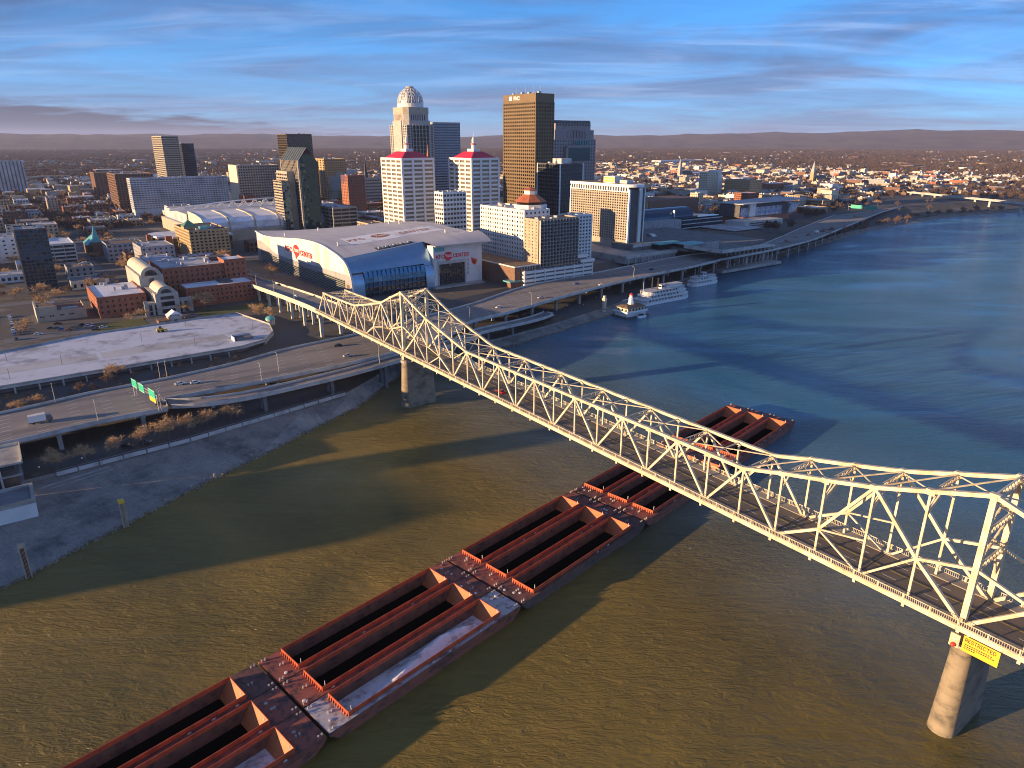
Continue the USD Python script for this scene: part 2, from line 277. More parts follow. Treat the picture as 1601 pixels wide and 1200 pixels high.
for w in (0.0, WT):
    top = lambda i: (sx(i), w, TOPS[i])
    bot = lambda i: (sx(i), w, ZB)
    md = lambda i: (mid(i)[0], w, mid(i)[1])
    for i in range(IA, IB): member('bottom_chord', bot(i), bot(i + 1), .75, .8)
    for i in range(-9, IB):
        member('top_chord', top(i), top(i + 1), .95, .85)
    for i in range(-9, IB + 1):
        heavy = i in (0, 22)
        member('tower_post' if heavy else 'vertical', bot(i), top(i), 1.25 if heavy else .42, 1.1 if heavy else .5)
    # web members
    D = [(-10, 'b', -9, 't')]
    for i in (-8, -6): D += [(i - 1, 't', i, 'b'), (i, 'b', i + 1, 't')]
    D += [(-5, 't', -4, 'b')]
    for i in range(5, 17):
        D.append((i, 't', i + 1, 'b') if i % 2 else (i, 'b', i + 1, 't'))
    D += [(4, 'b', 5, 't'), (17, 't', 18, 'b'), (26, 'b', 27, 't'), (27, 't', 28, 'b'), (28, 'b', 29, 't')]
    for i, a, j, b in D: member('diagonal', top(i) if a == 't' else bot(i), top(j) if b == 't' else bot(j), .62, .62)
    # subdivided panels beside the towers
    for a, m, c in ((-4, -3, -2), (4, 3, 2), (18, 19, 20), (26, 25, 24)):        # low end - middle node - high end
        member('diagonal', bot(a), md(m), .66, .66); member('diagonal', md(m), top(c), .66, .66)
        member('sub_diagonal', md(m), bot(c), .42, .42)
        member('sub_strut', md(m), (sx(c), w, mid(m)[1] + 2.2), .36, .36)
    for a, m, c in ((-2, -1, 0), (2, 1, 0), (20, 21, 22), (24, 23, 22)):
        member('diagonal', top(a), md(m), .72, .72); member('diagonal', md(m), bot(c), .72, .72)
        member('sub_diagonal', md(m), bot(a), .46, .46)
        member('sub_strut', md(m), (sx(c), w, md(m)[2] + 3.2), .6, .6)
    for i in list(range(-9, IB + 1)):     # gusset plates
        for z, on in ((TOPS[i], True), (ZB + .55, i % 2 == 0)):
            if on: MB().box(sx(i) - .9, sx(i) + .9, w - .52, w + .52, z - .75, z + .48).build('gusset_plate', 'cream_steel', bridge)
def lace(p, q, dep, n, th=.16):
    """A laced strut: two flanges with zigzag lacing between."""
    m = MB(); p, q = np.array(p, float), np.array(q, float); o = np.array((0, 0, dep / 2))
    m.beam(p + o, q + o, .34, .22).beam(p - o, q - o, .34, .22)
    for k in range(n):
        a, b = p + (q - p) * k / n, p + (q - p) * (k + 1) / n; s_ = 1 if k % 2 else -1
        m.beam(a + s_ * o, b - s_ * o, th, .1)
    return m
for i in range(-9, IB + 1):
    if i in (0, 22): continue
    if i % 2 or i < 0 or i > 17 or i < 5:
        lace((sx(i), .5, TOPS[i] - .6), (sx(i), WT - .5, TOPS[i] - .6), 1.1, 12).build('cross_strut', 'cream_steel', bridge)
        zt = TOPS[i] - 1.2
        for a, b in ((.3, 3.2), (WT - .3, WT - 3.2)): member('knee_brace', (sx(i), a, zt - 3.4), (sx(i), b, zt), .28, .28)
    else:
        member('cross_strut', (sx(i), .5, TOPS[i]), (sx(i), WT - .5, TOPS[i]), .3, .3)
for i in range(-9, IB):
    st = 2 if 5 <= i <= 16 else 1
    if st == 2 and i % 2 == 0: continue
    j = i + st
    member('lateral_brace', (sx(i), .5, TOPS[i] + .05), (sx(j), WT - .5, TOPS[j] + .05), .26, .26)
    member('lateral_brace', (sx(i), WT - .5, TOPS[i] - .25), (sx(j), .5, TOPS[j] - .25), .26, .26)
# portal frames with laced X bracing over the two river piers
for i, in ((0,), (22,)):
    s = sx(i); zt = TOPS[i]
    for z in (zt - .4, zt - 8.5, zt - 16.5):
        lace((s, .6, z), (s, WT - .6, z), 1.5, 16, .2).build('portal_strut', 'cream_steel', bridge)
    for z1, z0 in ((zt - 1.4, zt - 7.6), (zt - 9.4, zt - 15.6)):
        for a, b in ((.7, WT - .7), (WT - .7, .7)):
            lace((s + (.25 if a < 1 else -.25), a, z1), (s + (.25 if a < 1 else -.25), b, z0), .9, 14, .18).build('portal_brace', 'cream_steel', bridge)
    for a, b in ((.5, 3.4), (WT - .5, WT - 3.4)): lace((s, a, zt - 22.5), (s, b, zt - 17.4), .7, 8).build('portal_knee', 'cream_steel', bridge)
for i in range(19, 26):        # laced cross frames hanging below the upper struts near the tower
    if i == 22: continue
    for a, b in ((.5, WT / 2), (WT - .5, WT / 2)):
        lace((sx(i), a, TOPS[i] - 5.2), (sx(i), b, TOPS[i] - 1.4), .6, 8).build('sway_brace', 'cream_steel', bridge)
# deck
SA, SB = sx(-10), sx(29)
MB().box(SA, SB, .9, WT - .9, ZD - .5, ZD).build('road_slab', 'bridge_road', bridge)
for w0, w1 in ((-2.0, .9), (WT - .9, WT + 2.0)):
    MB().box(SA, SB, w0, w1, ZD - .35, ZD + .16).build('sidewalk', 'bridge_walk', bridge)
for w in (-2.08, WT + 2.08):
    MB().box(SA, SB, w - .08, w + .08, ZD - 1.0, ZD + .12).build('fascia_girder', 'cream_steel', bridge)
    m = MB(); m.box(SA, SB, w - .06, w + .06, ZD + 1.28, ZD + 1.42); m.box(SA, SB, w - .03, w + .03, ZD + .22, ZD + .32)
    for s in np.arange(SA, SB, .42): m.box(s, s + .07, w - .025, w + .025, ZD + .3, ZD + 1.3)
    m.build('railing', 'cream_steel', bridge)
    for s in np.arange(SA, SB, PS / 2): MB().box(s - .12, s + .12, w - .14, w + .14, ZD - .9, ZD + 1.55).build('rail_post', 'cream_steel', bridge)
for i in range(IA, IB + 1):
    MB().box(sx(i) - .3, sx(i) + .3, -1.9, WT + 1.9, ZD - 1.9, ZD - .52).build('floor_beam', 'cream_steel', bridge)
for k in range(5): MB().box(SA, SB, 1.8 + k * 2.35 - .15, 1.8 + k * 2.35 + .15, ZD - 1.25, ZD - .51).build('stringer', 'cream_steel', bridge)
m = MB()
for w in (WT / 2 - .15, WT / 2 + .15): m.box(SA, SB, w - .06, w + .06, ZD + .001, ZD + .012)
m.build('centre_line', 'yellow_paint', bridge)
m = MB()
for w in (WT / 2 - 2.9, WT / 2 + 2.9):
    for s in np.arange(SA, SB, 9.0): m.box(s, s + 3, w - .06, w + .06, ZD + .001, ZD + .012)
m.build('lane_mark', 'lane_paint', bridge)
for i in range(-8, 29, 2):      # joints across the road
    MB().box(sx(i) - .12, sx(i) + .12, .95, WT - .95, ZD + .001, ZD + .02).build('deck_joint', 'rubber', bridge)
# piers
def pier(label, s, z0, zt, hw, hl0, hl1, w0=-2, w1=WT + 2, nose=True):
    p = thing('bridge_pier', label, 'bridge pier', (s, WT / 2, z0))
    cx = WT / 2
    def ring(f, z):
        a, b = hw * f, (w1 - w0) / 2 * (1 + (f - 1) * .30); k = 8; P = []
        for t in np.linspace(-math.pi / 2, math.pi / 2, k): P.append((s + a * math.sin(t), cx + b + a * math.cos(t) * .9, z))
        for t in np.linspace(math.pi / 2, 3 * math.pi / 2, k): P.append((s + a * math.sin(t), cx - b + a * math.cos(t) * .9, z))
        return P
    lev = np.linspace(0, 1, 9); R = [ring(1.42 - .42 * t ** .85, z0 + (zt - z0) * t) for t in lev]
    m = MB(); m.grid(np.array([r + [r[0]] for r in R])); top = R[-1]; m.add(top, [(0, j, j + 1) for j in range(1, len(top) - 1)])
    m.build('shaft', 'pier_stone', p, smooth=35)
    cap = MB(); b = ring(1.12, zt - 1.4); t = ring(1.12, zt - .4); cap.grid(np.array([b + [b[0]], t + [t[0]]])); cap.add(t, [(0, j, j + 1) for j in range(1, len(t) - 1)]); cap.build('coping', 'concrete', p)
    for w in (0, WT): MB().box(s - 1.0, s + 1.0, w - .9, w + .9, zt, ZB - .4).build('bearing', 'cream_steel', p)
    for k in range(7):       # stone courses
        z = z0 + (zt - z0) * (k + 1) / 8; r1 = ring(1.42 - .42 * ((k + 1) / 8) ** .85 + .012, z); r2 = [(x, y, zz + .22) for x, y, zz in r1]
        MB().grid(np.array([r1 + [r1[0]], r2 + [r2[0]]])).build('stone_course', 'pier_stone', p)
    return p
pier('tall stone pier carrying the nearer bridge tower, beside the yellow sign', sx(22) + 1.0, -3, 23.4, 2.05, 8, 8, .8, 12.2)
pier('tall stone pier carrying the farther bridge tower at the wharf edge', sx(0), -3, 23.4, 2.3, 8, 8, .8, 12.2)
p = thing('bridge_pier', 'slim concrete pier with two columns under the landward end of the trusses', 'bridge pier', (sx(-10), WT / 2, 5))
for w in (.6, WT - .6): MB().box(sx(-10) - .9, sx(-10) + .9, w - .9, w + .9, 4, 22.6).build('column', 'pale_concrete', p)
MB().box(sx(-10) - 1.2, sx(-10) + 1.2, -1.2, WT + 1.2, 22.6, 24.6).build('cap_beam', 'pale_concrete', p)
for w in (0, WT): MB().box(sx(-10) - .5, sx(-10) + .5, w - .5, w + .5, 24.6, ZB - .4).build('bearing', 'cream_steel', p)
# warning sign under the near tower
sg = thing('warning_sign', 'yellow warning board hung under the bridge at the near pier, dark lettering', 'sign', (sx(22) + 6, -2.4, 23))
MB().box(sx(22) + 1.5, sx(22) + 8.0, -2.46, -2.34, 22.6, 26.1).build('board', 'sign_yellow', sg)
def wall_text(text, h, s0, w, z, sdir, depth=.03, wdir=0, bold=True, stretch=1.0):
    """Lettering on a wall: reads along +s (sdir=1) on an east wall, or along w on a north wall (wdir)."""
    t = meshkit.text_mesh(text, h, depth, bold); v = np.array(t.vertices); v[:, 0] *= stretch
    if wdir: V = np.stack([s0 + v[:, 2], w + wdir * v[:, 0], z + v[:, 1]], 1)
    else: V = np.stack([s0 + sdir * v[:, 0], w - v[:, 2], z + v[:, 1]], 1)
    m = MB(); m.add(V, t.faces); return m, v[:, 0].max()
m, L = wall_text('RESTRICTED', .86, sx(22) + 1.75, -2.47, 24.9, 1, stretch=.76); m.build('lettering', 'sign_ink', sg)
for k, (a, b) in enumerate(((1.9, 6.6), (1.9, 7.2), (1.9, 4.0))):
    m = MB()
    for s in np.arange(a, b, .42): m.box(sx(22) + s, sx(22) + s + .3, -2.49, -2.465, 24.2 - .45 * k, 24.45 - .45 * k)
    m.build('small_lettering', 'sign_ink', sg)
lp = thing('navigation_lamp', 'round red lamp on a cream bracket at the near pier top', 'lamp', (sx(22) - .2, -2.2, 22))
MB().box(sx(22) - .8, sx(22) + 1.0, -2.6, -2.3, 22.6, 25.6).build('bracket', 'cream_steel', lp)
MB().tm(trimesh.creation.icosphere(2, .48), trimesh.transformations.translation_matrix((sx(22) + .1, -2.9, 23.2))).build('lens', 'red_lamp', lp, smooth=True)
for k, s in enumerate((.0, .6)): MB().box(sx(22) - .35 + s, sx(22) - .05 + s, -2.66, -2.6, 24.3, 24.7).build('gauge_plate', 'white_fitting', lp)

# ------------------------------------------------------------------ barges
BA = np.array((-.1695, .9855)); BP = np.array((-.9855, -.1695)); B0 = np.array((36.9, -49.6)); BL, BWD = 59.2, 10.1
ROWN = ['farthest row beyond the bridge', 'row under the bridge', 'row just before the bridge', 'second nearest row', 'nearest row, cut by the frame']
COLN = ['near side', 'centre', 'far side']
def barge(j, k, row, col, snow, hullm, deckm, shade):
    o = B0 + BA * (j * BL) + BP * (k * (BWD + .25)); z0, zd, zc = -1.0, 3.1, 4.3; gap = .35
    P = lambda a, p, z: (*(o + BA * a + BP * p), z)
    lab = f'{shade} barge, {COLN[col]} in the {ROWN[row]}'
    th = thing('hopper_barge', lab, 'barge', (*(o + BA * BL / 2 + BP * BWD / 2), 0))
    a0, a1, h0, h1, e = gap, BL - gap, 6.2, BL - 7.4, 1.05
    m = MB()       # hull with raked ends, side decks, hold walls and floor
    prof = [(a0 + 4.2, z0), (a1 - 4.6, z0), (a1 - 1.2, 1.2), (a1, 2.4), (a1, zd), (a0, zd), (a0, 2.3), (a0 + 1.4, 1.1)]
    for p0, p1 in ((0.0, e), (BWD - e, BWD)):
        V = [P(a, p0, z) for a, z in prof] + [P(a, p1, z) for a, z in prof]; n = len(prof)
        m.add(V, [(i, (i + 1) % n, n + (i + 1) % n, n + i) for i in range(n)])
        for b in (0, n): m.add(V[b:b + n], [(0, i, i + 1) for i in range(1, n - 1)])
    for pr in ([(a0 + 4.2, z0), (h0 - .3, z0), (h0 - .3, zd - .01), (a0, zd - .01), (a0, 2.3), (a0 + 1.4, 1.1)], [(h1 + .3, z0), (a1 - 4.6, z0), (a1 - 1.2, 1.2), (a1, 2.4), (a1, zd - .01), (h1 + .3, zd - .01)]):
        V = [P(a, e, z) for a, z in pr] + [P(a, BWD - e, z) for a, z in pr]; n = len(pr)
        m.add(V, [(i, (i + 1) % n, n + (i + 1) % n, n + i) for i in range(n)])
        for b in (0, n): m.add(V[b:b + n], [(0, i, i + 1) for i in range(1, n - 1)])
    m.build('hull', hullm, th)
    m = MB(); m.hexa([P(h0 - .3, e, -.2), P(h1 + .3, e, -.2), P(h1 + .3, BWD - e, -.2), P(h0 - .3, BWD - e, -.2)], [P(h0 - .3, e, .0), P(h1 + .3, e, .0), P(h1 + .3, BWD - e, .0), P(h0 - .3, BWD - e, .0)])
    for p0, p1 in ((e + .002, e + .12), (BWD - e - .12, BWD - e - .002)): m.hexa([P(h0, p0, 0), P(h1, p0, 0), P(h1, p1, 0), P(h0, p1, 0)], [P(h0, p0, zc - .05), P(h1, p0, zc - .05), P(h1, p1, zc - .05), P(h0, p1, zc - .05)])
    m.build('hold', 'barge_hold', th)
    for a, b_, s_ in ((h0 - .29, h0 + 1.6, 1), (h1 + .29, h1 - 2.6, -1)):      # sloping end bulkheads
        m = MB(); m.add([P(a, e + .13, zc - .1), P(a, BWD - e - .13, zc - .1), P(b_, BWD - e - .13, .02), P(b_, e + .13, .02)], [(0, 1, 2, 3)]); m.build('bulkhead', 'barge_bulkhead', th)
    for p0, p1 in ((e - .02, e + .13), (BWD - e - .13, BWD - e + .02)):
        MB().hexa([P(h0 - .4, p0, zd), P(h1 + .4, p0, zd), P(h1 + .4, p1, zd), P(h0 - .4, p1, zd)], [P(h0 - .4, p0, zc), P(h1 + .4, p0, zc), P(h1 + .4, p1, zc), P(h0 - .4, p1, zc)]).build('side_coaming', 'barge_coaming', th)
    for a in (h0 - .42, h1 + .28):
        m = MB(); m.hexa([P(a, e + .14, zd), P(a + .15, e + .14, zd), P(a + .15, BWD - e - .14, zd), P(a, BWD - e - .14, zd)], [P(a, e + .14, zc), P(a + .15, e + .14, zc), P(a + .15, BWD - e - .14, zc), P(a, BWD - e - .14, zc)])
        for p in np.linspace(e + .5, BWD - e - .5, 9):
            s_ = -1 if a < BL / 2 else 1; a2 = a if s_ < 0 else a + .15
            m.add([P(a2, p - .06, zd + .02), P(a2, p + .06, zd + .02), P(a2 + s_ * .45, p + .06, zd + .02), P(a2 + s_ * .45, p - .06, zd + .02), P(a2, p - .06, zc - .1), P(a2, p + .06, zc - .1)], [(0, 1, 2, 3), (4, 3, 2, 5), (0, 3, 4, 4), (1, 5, 2, 2)])
        m.build('end_coaming', 'barge_coaming', th)
    for a, b_ in ((a0 + .05, h0 - .45), (h1 + .45, a1 - .05)):
        MB().hexa([P(a, .1, zd), P(b_, .1, zd), P(b_, BWD - .1, zd), P(a, BWD - .1, zd)], [P(a, .1, zd + .03), P(b_, .1, zd + .03), P(b_, BWD - .1, zd + .03), P(a, BWD - .1, zd + .03)]).build('end_deck', deckm, th)
    for p0, p1 in ((.05, e - .05), (BWD - e + .05, BWD - .05)):
        MB().hexa([P(h0 - .4, p0, zd), P(h1 + .4, p0, zd), P(h1 + .4, p1, zd), P(h0 - .4, p1, zd)], [P(h0 - .4, p0, zd + .02), P(h1 + .4, p0, zd + .02), P(h1 + .4, p1, zd + .02), P(h0 - .4, p1, zd + .02)]).build('side_deck', 'barge_deck_frost' if snow == 1 and p0 < 1 else deckm, th)
    for a, p in [(a0 + 1.0, .8), (a0 + 1.0, BWD - .8), (a1 - 1.0, .8), (a1 - 1.0, BWD - .8), (a0 + 3.4, BWD * .5), (a1 - 4.2, BWD * .42)]:
        m = MB()
        for q in (-.42, .42): m.lathe(P(a + q, p, zd), [(.0, .6), (.24, .6), (.24, .5), (.17, .48), (.17, 0)][::-1], 8)
        m.build('bitt', 'metal_fitting', th)
    for k2 in range(9):
        a = h0 + 2 + k2 * (h1 - h0 - 4) / 8
        for p in (.5, BWD - .5):
            if random.random() < .35: MB().hexa([P(a - .45, p - .14, zd), P(a + .45, p - .14, zd), P(a + .45, p + .14, zd), P(a - .45, p + .14, zd)], [P(a - .3, p - .1, zd + .34), P(a + .3, p - .1, zd + .34), P(a + .3, p + .1, zd + .34), P(a - .3, p + .1, zd + .34)]).build('kevel', 'metal_fitting', th)
    for _ in range(4):
        a, p = random.choice([(random.uniform(a0 + 1, h0 - 1), random.uniform(1.5, BWD - 1.5)), (random.uniform(h1 + 1, a1 - 1), random.uniform(1.5, BWD - 1.5))])
        MB().lathe(P(a, p, zd + .03), [(0.42, 0), (.42, .14), (.3, .2), (0, .2)], 8).build('hatch', random.choice(['metal_fitting', deckm, 'white_fitting']), th)
    for a in (h0 + .5, h1 - .5): MB().hexa([P(a - .06, e + .2, zc), P(a + .06, e + .2, zc), P(a + .06, e + .32, zc), P(a - .06, e + .32, zc)], [P(a - .06, e + .2, zc + 1.1), P(a + .06, e + .2, zc + 1.1), P(a + .06, e + .32, zc + 1.1), P(a - .06, e + .32, zc + 1.1)]).build('stanchion', 'white_fitting', th)
    if snow:
        na, npp = 64, 14; G = []
        for ia in range(na):
            row_ = []
            for ip in range(npp):
                a, p = h0 + 1.0 + (h1 - h0 - 3.0) * ia / (na - 1), e + .14 + (BWD - 2 * e - .28) * ip / (npp - 1)
                t, q = ia / (na - 1), ip / (npp - 1)
                edge = min(1, 6 * t, 6 * (1 - t)) * min(1, .25 + 3 * (1 - q))
                h = .45 + 1.7 * edge * (.5 + 1.4 * meshkit.fbm(np.array((a * .22, p * .5, 3.0 + j)), 4)) * (.12 + .88 * max(0, 1 - abs(q - .45 + .25 * math.sin(t * 7)) * 2.2))
                row_.append(P(a, p, h))
            G.append(row_)
        MB().grid(G).build('frozen_cargo', 'hold_frost', th, smooth=True, label='white crust of snow and ice lying in the hold')
    return th
shades = ['rusty red open', 'dark brown open', 'dull red brown open']
for row, j in enumerate((2, 1, 0, -1, -2)):
    for k in range(3):
        sn = 1 if (row == 3 and k == 0) else (2 if (row == 4 and k == 0) else 0)
        v = (row * 2 + k * 3 + row * k) % 3
        barge(j, k, row, k, sn, ['barge_hull', 'barge_hull_old', 'barge_hull'][v], 'barge_deck_frost' if sn == 1 else ['barge_deck', 'barge_deck_dark', 'barge_deck'][v], ('snow crusted open' if sn == 1 else 'icy holded open' if sn else shades[v]))

# ------------------------------------------------------------------ materials of the city
mat('brick_red', (.33, .125, .07), .85, .25, .5, col2=(.24, .09, .055))
mat('brick_brown', (.20, .11, .075), .85, .3, .5)
mat('brick_tan', (.46, .32, .17), .85, .2, .4)
mat('limestone', (.41, .385, .35), .8, .18, .2)
mat('warm_stone', (.40, .345, .27), .8, .2, .2)
mat('bronze_panel', (.165, .108, .048), .5, .15, .1, metal=.15)
mat('white_panel', (.68, .67, .65), .7, .10, .1)
mat('cream_wall', (.62, .56, .43), .8, .14, .2)
mat('grey_wall', (.33, .33, .34), .8, .2, .2)
mat('pink_granite', (.30, .24, .235), .55, .15, .2)
mat('dark_wall', (.09, .085, .085), .7, .25, .2)
mat('tan_wall', (.42, .34, .25), .85, .2, .2)
mat('red_roof', (.50, .022, .055), .55, .12, .5)
mat('rust_roof', (.40, .12, .055), .7, .2, .3)
mat('teal_roof', (.12, .38, .38), .5, .2, .3)
mat('green_roof', (.10, .22, .13), .6, .2, .3)
mat('roof_grey', (.22, .21, .22), .85, .3, .12)
mat('roof_pale', (.46, .46, .48), .8, .25, .06, col2=(.30, .30, .31))
mat('roof_brown', (.17, .115, .08), .9, .3, .3)
mat('roof_dark', (.075, .075, .08), .85, .3, .12)
mat('arena_roof', (.47, .465, .50), .6, .12, .05, stretch=(.3, 3, 1))
mat('barrel_metal', (.26, .42, .58), .28, .08, .05, metal=.85)
mat('metal_grey', (.42, .42, .43), .45, .15, .5, metal=.4)
mat('lamp_pole', (.50, .46, .40), .5, .1, 1.)
mat('sign_green', (.02, .42, .27), .5, .08, .8)
mat('sign_red', (.75, .025, .02), .5, .08, .8)
mat('sign_white', (.80, .80, .80), .5, .05, .8)
mat('sign_black', (.03, .03, .03), .5, .1)
mat('grass', (.085, .10, .03), .95, .4, .4, col2=(.12, .10, .045))
mat('dead_brush', (.13, .075, .045), .95, .4, .3)
mat('bark', (.22, .16, .115), .9, .3, 1.)
mat('twig_tan', (.50, .33, .18), .9, .25, .5)
mat('twig_brown', (.20, .125, .085), .9, .3, .5)
mat('wood_far', (.135, .088, .066), .95, .35, .02, col2=(.085, .060, .052))
def glass(name, col, rough=.07, metal=.55):
    c = np.array(col)
    LOOK[name] = usdkit.material(stage, '/World/Looks/' + name, {'g': ('geometry', {}), 'n': ('white_noise_texture', {}), 'r': ('rgb_ramp', {'ramp': [(0, tuple(c * .55)), (.6, tuple(c)), (1, tuple(c * 1.5))]}),
        'p': ('principled_bsdf', {'roughness': rough, 'metallic': metal, 'specular_ior_level': .8})}, [('g.random_per_island', 'r.fac'), ('r.color', 'p.base_color')], surface='p.BSDF')
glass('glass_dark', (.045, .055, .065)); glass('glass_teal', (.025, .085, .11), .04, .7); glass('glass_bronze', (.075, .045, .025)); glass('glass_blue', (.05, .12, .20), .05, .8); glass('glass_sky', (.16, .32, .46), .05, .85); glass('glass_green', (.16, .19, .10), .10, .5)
glass('glass_tan', (.34, .27, .19), .3, .1); glass('glass_grey', (.12, .13, .14), .1, .5)

mat('street_asphalt', (.15, .148, .15), .85, .25, .08, col2=(.10, .10, .105))
NAMED = []
OCC = []      # footprints taken
def occupy(s0, s1, w0, w1, m=6): OCC.append((min(s0, s1) - m, max(s0, s1) + m, min(w0, w1) - m, max(w0, w1) + m))
def face(Bm, Gm, ax, c, a0, a1, z0, z1, out, nc, nr, wf, hf, dp=.35, tilt=.006, sill=.5):
    """A window wall on the plane ax=c: piers and spandrels proud of tilted panes."""
    cw, rh = (a1 - a0) / nc, (z1 - z0) / nr; pw, sh = cw * (1 - wf), rh * (1 - hf)
    def bx(m, p0, p1, q0, q1, d0, d1):
        if ax == 's': m.box(c + out * d0, c + out * d1, p0, p1, q0, q1)
        else: m.box(p0, p1, c + out * d0, c + out * d1, q0, q1)
    for i in range(nc + 1):
        x = a0 + i * cw; bx(Bm, max(a0 - dp + .02, x - pw / 2) if 0 < i < nc else (a0 - dp + .02 if i == 0 else a1 - pw / 2), (a0 + pw / 2 if i == 0 else min(a1, x + pw / 2)) if i < nc else a1 + dp - .02, z0, z1, -.1, dp)
    for j in range(nr + 1):
        z = z0 + j * rh; bx(Bm, a0, a1, max(z0, z - sh * (1 - sill)), min(z1 - .01, z + sh * sill), -.1, dp * .8)
    V, Fc = [], []
    t = rng.normal(0, tilt, (nc, nr, 2))
    for i in range(nc):
        for j in range(nr):
            p0, p1, q0, q1 = a0 + i * cw + pw / 2 - .02, a0 + (i + 1) * cw - pw / 2 + .02, z0 + j * rh + sh * sill - .02, z0 + (j + 1) * rh - sh * (1 - sill) + .02
            k = len(V)
            for p, q in ((p0, q0), (p1, q0), (p1, q1), (p0, q1)):
                d = .09 + (p - (p0 + p1) / 2) * t[i, j, 0] + (q - (q0 + q1) / 2) * t[i, j, 1]
                V.append((c + out * d, p, q) if ax == 's' else (p, c + out * d, q))
            flip = (out > 0) != (ax == 's')
            Fc.append((k, k + 1, k + 2, k + 3) if not flip else (k, k + 3, k + 2, k + 1))
    Gm.add(V, Fc)
def units(s0, s1, w0, w1, z, n, m=None):
    m = m or MB()
    for _ in range(n):
        a, b, h = random.uniform(1.2, 4.5), random.uniform(1.2, 4), random.uniform(.8, 2.6)
        if s1 - s0 < a + 3 or w1 - w0 < b + 3: continue
        s, w = random.uniform(s0 + 1, s1 - a - 1), random.uniform(w0 + 1, w1 - b - 1); m.box(s, s + a, w, w + b, z, z + h)
    return m
def tower(name, label, cat, s, w, L, W, z0, z1, wall, gls, e, n, wf=.6, hf=.55, roof='roof_grey', par=1.0, dp=.35, zb=None, nu=6, group=None, back=True, wfn=None, tilt=.006, zf=None, reg=True):
    """A block with its north east corner at (s, w), window walls all round, parapet, roof and roof plant."""
    s0, w1 = s - L, w + W; NAMED.append((s - L / 2, w + W / 2, label)); t = thing(name, label, cat, ((s0 + s) / 2, (w + w1) / 2, z0), group)
    zb = zb if zb is not None else z0 + 3; zf = zf or z1
    MB().box(s0, s, w, w1, z0, z1).build('walls', wall, t)
    Bm, Gm = MB(), MB()
    if e: face(Bm, Gm, 'w', w, s0, s, zb, zf, -1, *e, wf, hf, dp, tilt)
    if n: face(Bm, Gm, 's', s, w, w1, zb, zf, 1, *n, wfn or wf, hf, dp, tilt)
    if back and e: face(Bm, Gm, 'w', w1, s0, s, zb, zf, 1, *e, wf, hf, dp, tilt)
    Bm.build('facade_frame', wall, t); Gm.build('windows', gls, t, kind='stuff')
    if par:
        m = MB()
        m.box(s0 - .3, s + .3, w - .3, w + .35, z1, z1 + par); m.box(s0 - .3, s + .3, w1 - .35, w1 + .3, z1, z1 + par)
        m.box(s - .35, s + .3, w + .35, w1 - .35, z1, z1 + par); m.box(s0 - .3, s0 + .35, w + .35, w1 - .35, z1, z1 + par); m.build('parapet', wall, t)
    MB().box(s0 + .36, s - .36, w + .36, w1 - .36, z1 + .004, z1 + .12).build('roof', roof, t)
    if nu: units(s0, s, w, w1, z1 + .1, nu).build('roof_units', 'metal_grey', t)
    if reg: occupy(s0, s, w, w1)
    return t
def sub(t, name, matn, *boxes):
    m = MB()
    for b in boxes: m.box(*b)
    return m.build(name, matn, t)

# ------------------------------------------------------------------ highways
def ribbon(name, label, cat, st, z, thick=1.3, mat_='highway', barrier=True, kind=None, lanes=0, dash=True):
    """A road deck between two edges: st = [(w, s_far, s_near)]; z a number or one per station."""
    st = np.array(st, float); zz = np.broadcast_to(np.array(z, float), (len(st),))
    u = np.linspace(0, len(st) - 1, (len(st) - 1) * 6 + 1)
    from scipy.interpolate import PchipInterpolator as Pc
    x = np.arange(len(st)); W, A, Bs, Z = (Pc(x, y)(u) for y in (st[:, 0], st[:, 1], st[:, 2], zz))
    t = thing(name, label, cat, (float(np.mean(A)), float(np.mean(W)), float(Z.min()) - thick))
    fa, ne = np.stack([A, W, Z], 1), np.stack([Bs, W, Z], 1); d = np.array((0, 0, thick))
    MB().grid(np.stack([fa, ne], 1)).grid(np.stack([ne, ne - d], 1)).grid(np.stack([fa - d, fa], 1)).grid(np.stack([ne - d, fa - d], 1)).build('deck', mat_, t)
    if barrier:
        for q, sg in ((fa, 1), (ne, -1)):
            o = np.array((.35 * sg, 0, 0)); h = np.array((0, 0, .95)); i_ = np.array((.05 * -sg, 0, 0)); lo = np.array((0, 0, -.9))
            MB().grid(np.stack([q + i_ + lo, q + i_ + h, q + o + h, q + o + (0, 0, .0)], 1)).build('barrier', 'pale_concrete', t)
    for k in range(1, lanes):
        m = MB(); f = k / lanes; c = fa + (ne - fa) * f
        cum = np.concatenate([[0], np.cumsum(np.linalg.norm(np.diff(c, axis=0), axis=1))]); a = 0.0
        step, ln = (12.0, 4.0) if dash else (6.0, 6.0)
        while a < cum[-1] - ln:
            p = np.array([np.interp(a, cum, c[:, i]) for i in range(3)]); q = np.array([np.interp(a + ln, cum, c[:, i]) for i in range(3)])
            n_ = np.array((-(q - p)[1], (q - p)[0], 0)); n_ = n_ / np.linalg.norm(n_) * .11; up = np.array((0, 0, .02))
            m.add([p - n_ + up, p + n_ + up, q + n_ + up, q - n_ + up], [(0, 1, 2, 3)]); a += step
        m.build('lane_line', 'lane_paint', t, kind='stuff')
    return t, lambda w: (float(np.interp(w, W, A)), float(np.interp(w, W, Bs)), float(np.interp(w, W, Z)))
HZ = 14.0
HF = [(-420, -170, -127), (-260, -174, -137), (-155, -178, -140.6), (-120, -184, -144), (-99, -184.5, -143)]
hw1, hw1f = ribbon('elevated_highway', 'wide elevated highway between the snowy plaza and the wharf, left of the bridge', 'highway', [*HF, (-97, -184.5, -155.5), (-64, -189, -154.4), (-26, -200, -155), (8, -204, -158), (55, -216, -171), (86, -224, -191), (114, -232, -196), (186, -259, -214), (268, -268, -230), (359, -281, -240), (405, -284, -249)], HZ, lanes=8)
